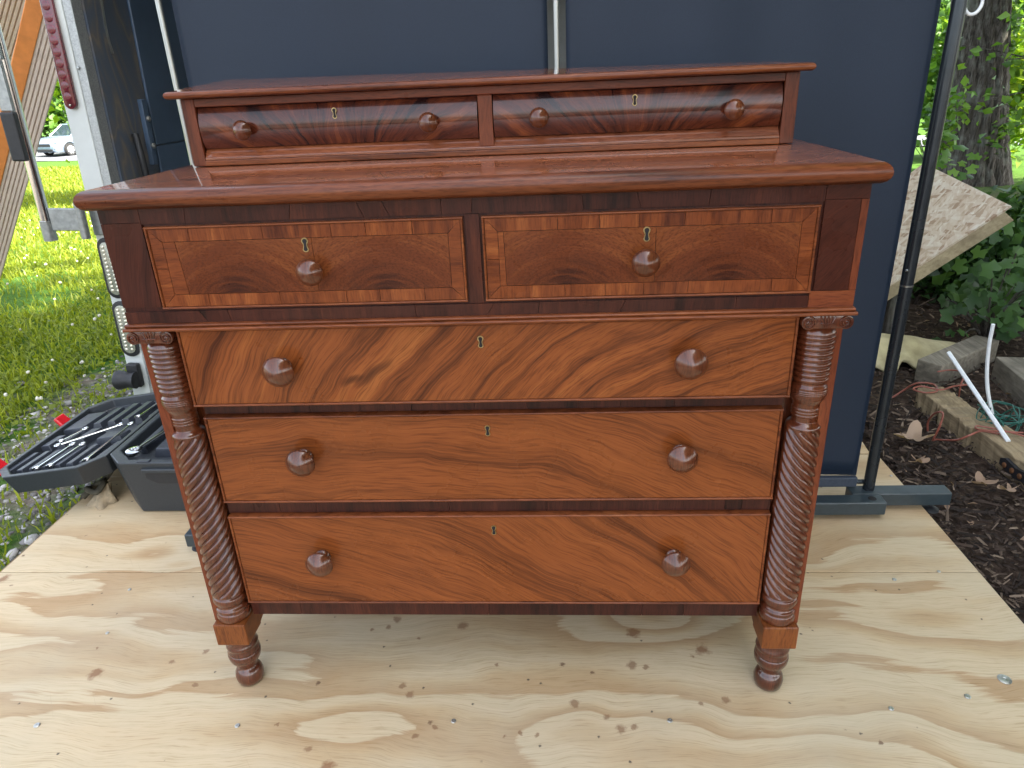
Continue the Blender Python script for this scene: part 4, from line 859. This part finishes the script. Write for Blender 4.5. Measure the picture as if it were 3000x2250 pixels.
# ================================================================== SCREEN
sc = thing('backdrop_screen', 'navy blue stretch fabric screen on metal poles standing behind the dresser', 'screen', (.1, .65, 0))
SY = .65
def fabric_panel(x0, x1, z0, z1, y, amp, parent):
    nx, nz = 60, 40; V = []
    for j in range(nz + 1):
        for i in range(nx + 1):
            x = x0 + (x1 - x0) * i / nx; z = z0 + (z1 - z0) * j / nz; u = i / nx
            V.append((x, y + amp * (math.sin(u * 9 + z * 1.2) * .5 + math.sin(u * 21 + 2 + z * .7) * .22) * math.sin(u * PI) ** .5 + .002 * math.sin(z * 5), z))
    F = [(j * (nx + 1) + i, j * (nx + 1) + i + 1, (j + 1) * (nx + 1) + i + 1, (j + 1) * (nx + 1) + i) for j in range(nz) for i in range(nx)]
    o = rawmesh('fabric_panel', V, F, 'fabric', parent, smooth=True); sm = o.modifiers.new('thick', 'SOLIDIFY'); sm.thickness = .004; return o
f1 = fabric_panel(-.705, .112, .085, 1.95, SY + .016, .012, sc); f2 = fabric_panel(.152, .927, .085, 1.95, SY + .016, .012, sc)
for f, x0, x1 in ((f1, -.705, .112), (f2, .152, .927)):
    mb = MB(); mb.box(x0, x1, SY + .003, SY + .02, .055, .084); mb.build('hem', 'hem', f, bevel=.003)
    mb = MB(); mb.tube([(x0 - .03, SY + .011, .068), (x1 + .03, SY + .011, .068)], .0065, 12); mb.build('hem_rod', 'pole', f, smooth=50)
    mb = MB(); mb.tube([(x0 - .03, SY + .011, 1.955), (x1 + .03, SY + .011, 1.955)], .0085, 12); mb.build('top_rod', 'pole', f, smooth=50)
for x, m in ((-.726, 'pole_light'), (.131, 'pole_light'), (.957, 'pole')):
    r = .0145 if m == 'pole' else .0065
    mb = MB(); mb.tube([(x, SY, .03), (x, SY, 1.98)], r, 20); mb.build('pole', m, sc, smooth=50)
mb = MB(); mb.tube([(.957, SY, .618), (.957, SY, .622)], .0149, 20); mb.build('pole_joint', 'pole_light', sc, smooth=50)
mb = MB(); mb.lathe([(.0035, 0), (.003, -.004), (0, -.006)], (.944, SY - .013, .66), 'y', 10); mb.build('snap_button', 'pole_light', sc, smooth=50)
ri = [(.985 + .017 * math.cos(a), SY, 1.215 + .022 * math.sin(a)) for a in np.linspace(0, 2 * PI, 24)]; mb = MB(); mb.tube(ri, .0035, 8); mb.build('pole_ring', 'white_pvc', sc, smooth=60)
def bar(x0, x1, y0, y1): return part('base_bar', 'base', sc, [(x0, x1, y0, y1, .014, .052)], .003)
bar(.60, .978, .580, .622); bar(.905, 1.165, .6235, .668); bar(-.865, -.70, .45, .49); bar(-.745, -.703, .491, .67); bar(.11, .15, .53, .67)
p = (.948, .6015, .0521); mb = MB(); mb.lathe([(.0105, 0), (.0105, .0006)], p, 'z', 18); mb.build('bar_hole', 'black', sc)
for x, y in ((1.128, .645), (.64, .60), (-.84, .47), (-.724, .65), (.13, .55)):
    mb = MB(); mb.lathe([(.022, .0), (.0215, .003), (.012, .008), (.008, .010), (.005, .010), (.005, .0138)], (x, y, -.012 if x > 1.11 else .0001), 'z', 24); mb.build('levelling_foot', 'rubber', sc, smooth=45)
# ================================================================== TOOLBOX
tb = thing('tool_case', 'black plastic tool case lying open on the ramp beside the left column', 'tool case', (-.93, .9, 0))
def octo(x0, x1, y0, y1, c): return [(x0 + c, y0), (x1 - c, y0), (x1, y0 + c), (x1, y1 - c), (x1 - c, y1), (x0 + c, y1), (x0, y1 - c), (x0, y0 + c)]
BX0, BX1, BY0, BY1, BZ = -1.165, -.775, .615, 1.155, .176
def shell(poly_fn, z0, z1, wall, floor_z, taper=.02, up=True):
    """open tray: outer wall, rim, inner wall and tray floor; coordinates local, opening towards +z"""
    o_b = poly_fn(taper); o_t = poly_fn(0); i_t = poly_fn(wall); i_b = poly_fn(wall + .004); mb = MB(); n = len(o_t)
    vs = [(x, y, z0) for x, y in o_b] + [(x, y, z1) for x, y in o_t] + [(x, y, z1) for x, y in i_t] + [(x, y, floor_z) for x, y in i_b]; fs = [tuple(range(n))[::-1]]
    for L in range(3): fs += [(L * n + i, L * n + (i + 1) % n, L * n + n + (i + 1) % n, L * n + n + i) for i in range(n)]
    fs.append(tuple(3 * n + i for i in range(n))); mb.add(vs, fs); return mb
mb = shell(lambda k: octo(BX0 + k, BX1 - k, BY0 + k, BY1 - k, .055), .003, BZ, .022, BZ - .03); box = mb.build('case_body', 'plastic', tb, bevel=.004)
mb = MB(); mb.box(-1.045, -.83, BY0 - .006, BY0 + .006, .145, .158); mb.build('handle_ridge', 'plastic', box, bevel=.003)
mb = MB(); mb.prism([(-1.04, .143), (-.83, .143), (-.83, .108), (-1.01, .108), (-1.04, .125)], BY0 + .0035, BY0 + .012); mb.build('handle_recess', 'rubber', box)
mb = MB(); mb.box(-1.055, -1.02, BY0 + .003, BY0 + .018, BZ - .001, BZ + .003); mb.build('latch_keeper', 'plastic_in', box, bevel=.001)
def ridge(parent, x0, x1, y0, y1, z0, z1, skew=0., m='plastic_in', mt=None, name='tray_ridge'):
    mb = MB(); e = .006; vs = [(x0, y0, z0), (x1, y0, z0), (x1 + skew, y1, z0), (x0 + skew, y1, z0), (x0 + e, y0 + e, z1), (x1 - e, y0 + e, z1), (x1 + skew - e, y1 - e, z1), (x0 + skew + e, y1 - e, z1)]
    if mt: vs = [mt(q) for q in vs]
    mb.add(vs, [(0, 3, 2, 1), (4, 5, 6, 7), (0, 1, 5, 4), (1, 2, 6, 5), (2, 3, 7, 6), (3, 0, 4, 7)]); return mb.build(name, m, parent, bevel=.002)
for (x0, x1, y0, y1) in ((-1.115, -1.085, .72, .95), (-1.055, -1.0, .70, .86), (-.985, -.945, .68, .80), (-.93, -.89, .68, .80), (-.875, -.83, .68, .80), (-.99, -.83, .83, .90), (-1.05, -1.0, .89, 1.11), (-.985, -.93, .93, 1.11), (-.915, -.86, .93, 1.11), (-1.12, -1.07, .98, 1.11)): ridge(box, x0, x1, y0, y1, BZ - .031, BZ - .004)
# lid, folded open to the left and tipped down a little
LH = (BX0 - .004, BZ - .004); tilt = math.radians(7.5)
def lid(q):
    x, y, z = q; dx = -x; return (LH[0] - dx * math.cos(tilt) + z * math.sin(tilt) * -1, y, LH[1] - dx * math.sin(tilt) + z * math.cos(tilt))
LW = .352
mb = shell(lambda k: octo(-LW + k, -.006 - k, BY0 + k, BY1 - k, .055), -.062, 0, .016, -.030, taper=.012); mb.v = [lid(q) for q in mb.v]; ld = mb.build('lid', 'plastic', tb, bevel=.003)
for i, (x0, x1, y0, y1) in enumerate([(-.345 + k * .040, -.345 + k * .040 + .030, .665, .79) for k in range(8)] + [(-.34, -.30, .82, .90), (-.285, -.25, .82, .90), (-.235, -.19, .83, .92), (-.34, -.26, .93, 1.06), (-.245, -.21, .95, 1.08), (-.195, -.16, .95, 1.1), (-.145, -.11, .95, 1.1), (-.095, -.065, .95, 1.1), (-.05, -.03, .95, 1.1), (-.15, -.06, .82, .87)]): ridge(ld, x0, x1, y0, y1, -.031, -.009, .012, mt=lid)
for y in (.70, 1.0):
    vs = [(-LW - .004, y - .025, -.02), (-LW - .004, y + .025, -.02), (-LW - .03, y + .022, .020), (-LW - .03, y - .022, .020), (-LW - .016, y - .025, -.026), (-LW - .016, y + .025, -.026), (-LW - .040, y + .022, .014), (-LW - .040, y - .022, .014)]
    mb = MB(); mb.add([lid(q) for q in vs], [(0, 1, 2, 3), (7, 6, 5, 4), (0, 4, 5, 1), (1, 5, 6, 2), (2, 6, 7, 3), (3, 7, 4, 0)]); mb.build('latch', 'red_plastic', ld, bevel=.004)
def wrench(a, b, label, up=.004):
    """combination wrench: open jaw at a, ring at b, in lid coordinates"""
    a, b = np.array(lid(a)), np.array(lid(b)); d = b - a; L = np.linalg.norm(d); d /= L; t = thing('wrench', label, 'wrench', a, 'wrenches in the tool case lid')
    n = np.array([math.sin(tilt) * -1, 0, math.cos(tilt)]); s = np.cross(n, d)
    mb = MB(); q = [(-.0032, 0), (.0032, 0), (.0026, .0035), (-.0026, .0035)]; vs = [tuple(a + d * .012 + s * x + n * z) for x, z in q] + [tuple(b - d * .010 + s * x + n * z) for x, z in q]
    mb.add(vs, [(0, 1, 2, 3), (7, 6, 5, 4)] + [(i, i + 4, (i + 1) % 4 + 4, (i + 1) % 4) for i in range(4)]); mb.build('shank', 'chrome', t, bevel=.0008)
    mb = MB(); rg = [tuple(b + d * .0075 * math.cos(x) + s * .0075 * math.sin(x) + n * .002) for x in np.linspace(0, 2 * PI, 18)]; mb.tube(rg, .003, 8); mb.build('ring_end', 'chrome', t, smooth=60)
    mb = MB(); jw = [tuple(a + d * (.004 - .0085 * math.cos(x)) * 1. + s * .0085 * math.sin(x) + n * .002) for x in np.linspace(.7, 2 * PI - .7, 14)]; mb.tube(jw, .0035, 8); mb.build('jaw', 'chrome', t, smooth=60)
wrench((-.072, .665, -.007), (-.070, .90, -.007), 'long chrome wrench nearest the hinge of the tool case lid')
wrench((-.225, .655, -.007), (-.205, .80, -.007), 'short chrome wrench lying across the lid tray ridges beside another', )
wrench((-.185, .66, -.007), (-.165, .79, -.007), 'short chrome wrench lying across the lid tray ridges beside the other one')
wrench((-.10, .90, -.004), (-.255, .80, -.004), 'large chrome wrench lying slanted across the middle of the lid')
wrench((-.27, .83, -.006), (-.235, .91, -.006), 'small chrome wrench by the red latches in the lid')
wrench((-.075, .945, -.006), (-.055, 1.07, -.006), 'small chrome wrench at the far end of the lid')
# ratchet in the body
rt_ = thing('ratchet', 'chrome ratchet handle lying in the corner of the tool case', 'ratchet', (-1.10, .70, BZ - .004))
mb = MB(); mb.lathe([(.022, 0), (.024, .004), (.023, .012), (.018, .015), (.010, .015), (.009, .011), (0, .011)], (-1.097, .682, BZ - .006), 'z', 28); mb.build('ratchet_head', 'chrome', rt_, smooth=45)
mb = MB(); mb.tube([(-1.09, .70, BZ + .002), (-1.068, .80, BZ + .002), (-1.058, .85, BZ + .002)], .006, 12); mb.build('shaft', 'chrome', rt_, smooth=45)
mb = MB(); mb.tube([(-1.058, .85, BZ + .002), (-1.03, .98, BZ + .002)], .0085, 12); mb.build('grip', 'rubber', rt_, smooth=45)
sk = thing('socket', 'small chrome socket adapter standing in the tool case tray', 'socket', (-.968, .845, BZ - .02)); mb = MB(); mb.lathe([(.006, 0), (.006, .02), (.0045, .021), (.0045, .034), (0, .034)], (-.99, .835, BZ - .02), 'z', 14); mb.build('socket_body', 'chrome', sk, smooth=45)
# knotted rag and cord
rg = thing('knotted_rag', 'dirty canvas rag knotted with dark cord at the ramp corner', 'rag', (*pz(218, 1082, 0)[:2], 0))
c0 = pz(215, 1078, 0.01); c0[2] = .012
V = []; F = []; n, mrow = 18, 12
for j in range(mrow):
    t = j / (mrow - 1)
    for i in range(n):
        a = 2 * PI * i / n; r = (.026 * (1 - t) + .010) * (1 + .3 * math.sin(a * 4 + t * 5)); V.append((c0[0] + .012 + r * math.cos(a) + .01 * t, c0[1] - .01 + r * .8 * math.sin(a) + .03 * t, .001 + .055 * t))
F = [(j * n + i, j * n + (i + 1) % n, (j + 1) * n + (i + 1) % n, (j + 1) * n + i) for j in range(mrow - 1) for i in range(n)]
rawmesh('rag_tail', V, F, 'cloth', rg, smooth=True)
mb = MB(); mb.tube(spline([c0 + np.array(q) for q in ((-.05, .0, .005), (-.02, .02, .03), (.02, .01, .05), (.015, -.02, .035), (-.02, -.01, .04), (-.03, .03, .02), (.01, .05, .05), (.04, .07, .10))], 8), .009, 8); mb.build('knot', 'rope_dark', rg, smooth=60)
# ================================================================== THINGS BY THE MULCH
def beam(name, label, a, b, w, h, m, group=None, jag=0.):
    """squared timber: a, b are the far and near ends of its left bottom edge"""
    a, b = np.array(a, float), np.array(b, float); d = b - a; d /= np.linalg.norm(d); s = np.array([-d[1], d[0], 0]); s /= np.linalg.norm(s); u = np.cross(s, d) * -1
    if s[0] < 0: s = -s
    if u[2] < 0: u = -u
    n = 24; vs = []
    for i in range(n + 1):
        t = i / n; c = a + (b - a) * t
        for (p, q) in ((0, 0), (w, 0), (w, h), (0, h)):
            j = RNG.normal(size=3) * jag * (1 + 3 * math.exp(-((t - .45) / .05) ** 2)); vs.append(c + s * p + u * q + j)
    mb = MB(); mb.add(vs, [(0, 3, 2, 1), (4 * n, 4 * n + 1, 4 * n + 2, 4 * n + 3)] + [(4 * i + k, 4 * i + (k + 1) % 4, 4 * i + 4 + (k + 1) % 4, 4 * i + 4 + k) for i in range(n) for k in range(4)])
    o = mb.build(name, m, bevel=.004); return tag(o, label, 'timber', group)
def R5(x, y, z): return pz((2600 + x / 3.0175) / K, (900 + y / 3.0175) / K, z)
A0, A1, A2 = R5(222, 885, -.135), R5(670, 1245, -.135), R5(1250, 1690, -.135)
beam('landscape_timber', 'short mossy timber lying on the mulch under the red wire', A0, A1 + (A1 - A0) * .02, .105, .085, 'timber', jag=.0025)
b2 = beam('landscape_timber', 'weathered timber with rusty bolt plate at the front of the pile', A1 + (A2 - A1) * .03 + np.array([.012, 0, 0]), A2 + (A2 - A1) * .6, .11, .09, 'timber', jag=.001)
B0, B1 = R5(440, 720, -.13), R5(880, 520, -.13)
beam('landscape_timber', 'grooved grey timber lying crosswise behind the mossy one', B0 + np.array([.0, .0, 0]), B1 + np.array([.06, .05, 0]), -.10, .10, 'timber_dark')
C0, C1 = R5(905, 640, -.13), R5(1300, 1010, -.13)
beam('landscape_timber', 'long grey timber at the back of the pile beside the white strip', C0, C1 + (C1 - C0) * .4, .10, .105, 'timber_dark')
D0, D1 = R5(1080, 600, -.12), R5(1300, 740, -.12); beam('landscape_timber', 'pale timber offcut behind the long grey timber', D0, D1 + (D1 - D0), .09, .08, 'pine')
# bolt plate on the front timber
pc = R5(1095, 1430, -.085); dA = (A2 - A1) / np.linalg.norm(A2 - A1); t = thing('bolt_plate', 'black tarred plate with three rusty bolts on the front timber', 'plate', pc)
mb = MB(); pp = [pc + dA * a + np.array([-.004, 0, b]) for a, b in ((-.05, .012), (-.03, .022), (.02, .014), (.06, .02), (.065, -.012), (.02, -.022), (-.03, -.012), (-.05, -.008))]; k = len(pp)
mb.add(pp + [q + np.array([.012, 0, 0]) for q in pp], [tuple(range(k)), tuple(range(2 * k - 1, k - 1, -1))] + [(i, i + k, (i + 1) % k + k, (i + 1) % k) for i in range(k)]); mb.build('plate', 'tar', t)
for a in (-.025, .01, .045): q = pc + dA * a; mb = MB(); mb.lathe([(.009, 0), (.009, -.004), (.005, -.006), (0, -.006)], (q[0] - .004, q[1], q[2]), 'x', 14); mb.build('bolt', 'rust', t, smooth=45)
# white plastic strips
def strip_path(name, label, pts, w, m):
    mb = MB(); mb.tube(pts, w, 6); o = mb.build(name, m, smooth=30); return tag(o, label, 'plastic strip')
e0 = R5(1070, 1190, -.045); e1 = e0 + (np.array(R5(540, 400, .12)) - e0); strip_path('plastic_strip', 'straight white plastic strip leaning across the timbers', [tuple(e0), tuple((e0 + e1) / 2), tuple(e1)], .0075, 'white_pvc')
q0 = R5(935, 990, -.06); q1 = py((2600 + 880 / 3.0175) / K, (900 + 560 / 3.0175) / K, q0[1]); q2 = py((2600 + 935 / 3.0175) / K, (900 + 150 / 3.0175) / K, q0[1]); qm = py((2600 + 900 / 3.0175) / K, (900 + 330 / 3.0175) / K, q0[1]); qn = py((2600 + 890 / 3.0175) / K, (900 + 760 / 3.0175) / K, q0[1])
strip_path('plastic_strip', 'curved white plastic strip standing up from the tangled green cord', spline([q0, qn, q1, qm, q2], 6), .006, 'white_pvc')
# wires
def wire(name, label, pts, r, m): mb = MB(); mb.tube(spline(pts, 8), r, 6); return tag(mb.build(name, m, smooth=60), label, 'wire')
wire('red_wire', 'red coated wire looping over the end of the mossy timber', [R5(40, 800, -.12), R5(150, 730, -.09), R5(260, 672, -.05), R5(400, 680, -.045), R5(440, 740, -.045), R5(330, 755, -.045), R5(230, 725, -.045), R5(300, 700, -.04), R5(470, 730, -.04), R5(580, 700, -.035), R5(700, 685, -.03)], .0035, 'wire_red')
wire('red_wire', 'red coated wire standing in a loop above the dead leaf', [R5(355, 1095, -.12), R5(360, 1010, -.08), R5(410, 945, -.03), R5(470, 925, -.0), R5(490, 960, -.01), R5(450, 1080, -.06), R5(400, 1180, -.11), R5(430, 1170, -.11), R5(600, 1175, -.08), R5(720, 1135, -.05), R5(830, 1095, -.04), R5(1000, 1120, -.04)], .0035, 'wire_red')
wire('red_wire', 'red coated wire draped from the grey timber over the white strip', [R5(440, 570, -.02), R5(560, 555, -.01), R5(650, 570, 0), R5(685, 600, 0), R5(650, 680, -.03), R5(625, 820, -.1)], .003, 'wire_red')
wire('red_wire', 'red coated wire bent into hairpins near the green cord', [R5(1250, 1150, -.03), R5(1000, 1085, -.03), R5(800, 1050, -.03), R5(790, 1075, -.03), R5(900, 1090, -.03), R5(1200, 1110, -.03)], .003, 'wire_red')
gp = []; g0 = np.array(R5(1000, 1000, -.05))
for k in range(46): a = k * .9; gp.append(tuple(g0 + np.array([math.cos(a) * RNG.uniform(.03, .085), math.sin(a) * RNG.uniform(.03, .08), RNG.uniform(-.03, .055)])))
gc = wire('light_cord', 'tangled green string light cord between the timbers', gp, .0022, 'wire_green')
# dead leaves lying on top
for lab, (x, y), r in (('large curled brown dead leaf on the mulch by the red wire', (220, 1190), .062), ('small pale dead leaf on the mulch near the front timber', (260, 1390), .030), ('torn dead leaf at the foot of the front timber', (850, 1590), .036), ('pale dead leaf curled below the bolt plate', (1050, 1640), .03)):
    c = R5(x, y, -.105); V = []; F = []; na, nr = 33, 5; rot = random.uniform(0, 6)
    for j in range(nr + 1):
        for i in range(na):
            a = -2.7 + 5.4 * i / (na - 1); lob = (.45 + .55 * abs(math.cos(a * 2.5)) ** .8) * (1 - .18 * abs(a) / 2.7); q = j / nr * lob * r
            V.append((c[0] + q * math.cos(a + rot) * 1.25, c[1] + q * math.sin(a + rot) * .75, c[2] + q * .35 * math.sin(a * 3 + rot) + .5 * q * q / r + .012))
    for j in range(nr):
        for i in range(na - 1): F.append((j * na + i, j * na + i + 1, (j + 1) * na + i + 1, (j + 1) * na + i))
    o = rawmesh('dead_leaf', V, F, 'dead', tone=np.repeat(RNG.random(1), len(V)) * .4 + .2, smooth=True); tag(o, lab, 'leaf')
# peeling pale sheet
V = []; F = []; nx, ny = 26, 14; fa, fb, fc, fd = on_ground(1840, 812), on_ground(2082, 806), on_ground(2098, 762), on_ground(1850, 728)
for j in range(ny + 1):
    for i in range(nx + 1):
        s_, t_ = i / nx, j / ny; p = (fa * (1 - s_) + fb * s_) * (1 - t_) + (fd * (1 - s_) + fc * s_) * t_
        e = .06 * math.sin(PI * t_) * (1 - .6 * s_ ** 3) + .012 * math.sin(s_ * 17) * (1 - t_); V.append((p[0], p[1] - .03 * math.sin(s_ * 23) * (t_ == 0), p[2] + .035 + e))
F = [(j * (nx + 1) + i, j * (nx + 1) + i + 1, (j + 1) * (nx + 1) + i + 1, (j + 1) * (nx + 1) + i) for j in range(ny) for i in range(nx)]
fo = rawmesh('bent_sheet', V, F, 'foam', smooth=True); sm = fo.modifiers.new('thick', 'SOLIDIFY'); sm.thickness = .012; sm.offset = -1; tag(fo, 'pale yellow sheet of peeling board bowed over the mulch', 'board')
# propped strand board
ot_ = thing('strand_board_panel', 'strand board panel on a pine frame propped up at a slant above the shrubs', 'panel', (1.95, 2.3, 0))
c1 = py(2183, 444, 2.05); c2 = py(1935, 606, 2.25); c3 = py(1995, 352, 2.75); c4 = c3 + (c2 - c1)
nrm = np.cross(c1 - c2, c3 - c1); nrm /= np.linalg.norm(nrm); nrm = nrm if nrm[2] > 0 else -nrm
c2 = c2 + (c2 - c1) * .7; c4 = c4 + (c2 - c1) * .3
def slabq(qs, n0, n1, name, m): mb = MB(); mb.add([q + nrm * n0 for q in qs] + [q + nrm * n1 for q in qs], [(0, 1, 2, 3), (7, 6, 5, 4)] + [(i, i + 4, (i + 1) % 4 + 4, (i + 1) % 4) for i in range(4)]); return mb.build(name, m, ot_, bevel=.001, seg=1)
slabq([c1, c2, c4, c3], -.011, 0, 'strand_board', 'osb')
inw = (c3 - c1) / np.linalg.norm(c3 - c1); al = (c2 - c1) / np.linalg.norm(c2 - c1)
slabq([c1 + al * .03, c2, c2 + inw * .038, c1 + al * .03 + inw * .038], -.075, -.0115, 'frame_board', 'pine'); slabq([c3 - inw * .038 + al * .03, c4 - inw * .038, c4, c3 + al * .03], -.075, -.0115, 'frame_board', 'pine')
slabq([c1 + inw * .0385 + al * .04, c1 + inw * .0385 + al * .078, c3 - inw * .0385 + al * .078, c3 - inw * .0385 + al * .04], -.075, -.0115, 'frame_board', 'timber_dark')
for q in (c1 + al * .40 + inw * .16, c3 + al * .30 - inw * .12): mb = MB(); g = float(G(q[0], q[1])); mb.tube([(q[0], q[1], g - .02), (q[0] + .01, q[1], (g + q[2]) / 2), (q[0], q[1], q[2] - .079)], .035, 10, taper=.03); mb.build('prop', 'bark', ot_, smooth=60)
# ================================================================== CAR
def car():
    c = CARP.copy(); gz = float(G(c[0], c[1])) + .03; t = thing('parked_car', 'pale silver blue car parked on the road beyond the lawn', 'car', (c[0], c[1], gz))
    a = np.array([CARP[0], CARP[1]]); b = np.array([RDP[0], RDP[1]]); d = (b - a) / np.linalg.norm(b - a); yaw = 1.27      # the tail points away from the lawn
    ca, sa = math.cos(yaw), math.sin(yaw)
    def T(q): x, y, z = q; x -= .75; return (c[0] + x * ca - y * sa, c[1] + x * sa + y * ca, gz + z)
    def put(mb, name, m, par, **k): mb.v = [T(q) for q in mb.v]; return mb.build(name, m, par, **k)
    # x: 0 nose .. 4.4 tail ; y half width .9
    secs = [(0.0, .70, .32, .72), (.12, .82, .24, .86), (.5, .89, .22, .98), (1.25, .92, .22, 1.06), (2.0, .92, .22, 1.05), (3.4, .92, .22, 1.06), (4.1, .9, .24, 1.02), (4.4, .80, .35, .95)]
    mb = MB(); vs = []; fs = []
    for x, w, z0, z1 in secs: vs += [(x, -w * .94, z0), (x, -w, (z0 * .6 + z1 * .4)), (x, -w * .98, z1 - .08), (x, -w * .86, z1), (x, w * .86, z1), (x, w * .98, z1 - .08), (x, w, z0 * .6 + z1 * .4), (x, w * .94, z0)]
    for i in range(len(secs) - 1): fs += [(i * 8 + k, i * 8 + (k + 1) % 8, i * 8 + 8 + (k + 1) % 8, i * 8 + 8 + k) for k in range(8)]
    fs += [tuple(range(8)), tuple(range(len(secs) * 8 - 1, len(secs) * 8 - 9, -1))]; mb.add(vs, fs); body = put(mb, 'body', 'car_paint', t, smooth=40, bevel=.03)
    cab = [(1.15, .80, 1.03), (1.95, .66, 1.58), (3.3, .66, 1.62), (4.15, .74, 1.05)]; mb = MB(); vs = []
    for x, w, z in cab: vs += [(x, -w, z), (x, w, z)]
    vs += [(1.15, -.82, 1.0), (1.15, .82, 1.0), (4.15, -.8, 1.0), (4.15, .8, 1.0)]; mb.add(vs, [(0, 1, 3, 2), (4, 5, 7, 6), (8, 0, 2, 4, 6, 10), (9, 11, 7, 5, 3, 1), (0, 8, 9, 1), (6, 7, 11, 10)]); put(mb, 'window', 'car_glass', t, bevel=.03)
    mb = MB(); mb.add([(1.93, -.67, 1.575), (1.93, .67, 1.575), (3.32, .67, 1.618), (3.32, -.67, 1.618), (1.97, -.64, 1.64), (1.97, .64, 1.64), (3.25, .62, 1.68), (3.25, -.62, 1.68)], [(0, 3, 2, 1), (4, 5, 6, 7), (0, 1, 5, 4), (1, 2, 6, 5), (2, 3, 7, 6), (3, 0, 4, 7)]); put(mb, 'roof', 'car_paint', t, smooth=40, bevel=.02)
    for s in (-1, 1):
        for x in (1.17, 1.95): pass
        mb = MB(); mb.tube([(1.15, s * .81, 1.03), (1.95, s * .675, 1.59)], .035, 6); put(mb, 'pillar', 'car_paint', t)
        mb = MB(); mb.tube([(2.55, s * .80, 1.05), (2.6, s * .68, 1.6)], .03, 6); put(mb, 'pillar', 'car_paint', t)
        mb = MB(); mb.box(.06, .50, s * .83 - .05, s * .83 + .05, .74, .86); put(mb, 'headlight', 'car_lamp', t, bevel=.03)
        mb = MB(); mb.box(.03, .2, s * .62 - .12, s * .62 + .12, .38, .46); put(mb, 'fog_lamp', 'car_black', t, bevel=.02)
        mb = MB(); mb.box(1.35, 1.55, s * .95 - .09, s * .95 + .09, 1.03, 1.17); put(mb, 'mirror', 'car_paint', t, bevel=.03)
        for x in (.86, 3.55):
            mb = MB(); mb.lathe([(.2, -.1), (.31, -.1), (.335, -.06), (.335, .06), (.31, .1), (.2, .1)], (x, s * .85, .335), 'y', 28); w = put(mb, 'wheel', 'tyre', t, smooth=40)
            mb = MB(); mb.lathe([(.0, -.105), (.06, -.11), (.21, -.105), (.22, -.09), (.22, .09), (.21, .105), (.06, .11), (0, .105)], (x, s * .85, .335), 'y', 28); put(mb, 'rim', 'car_lamp', w, smooth=30)
            mb = MB()
            for k in range(7):
                an = 2 * PI * k / 7 + .2; r0, r1 = .08, .19; mb.tube([(x + r0 * math.cos(an), s * .96, .335 + r0 * math.sin(an)), (x + r1 * math.cos(an), s * .965, .335 + r1 * math.sin(an))], .02, 5, taper=.032)
            put(mb, 'rim_slot', 'car_black', w)
            mb = MB(); pts = [(x + .385 * math.cos(q), s * .915, .335 + .385 * math.sin(q)) for q in np.linspace(-.1, PI + .1, 14)]; mb.tube(pts, .03, 6); put(mb, 'wheel_arch', 'car_black', t, smooth=50)
    mb = MB(); mb.box(-.03, .1, -.5, .5, .55, .70); put(mb, 'grille', 'car_black', t, bevel=.02); mb = MB(); mb.box(-.02, .1, -.6, .6, .30, .42); put(mb, 'air_intake', 'car_black', t, bevel=.02)
car()
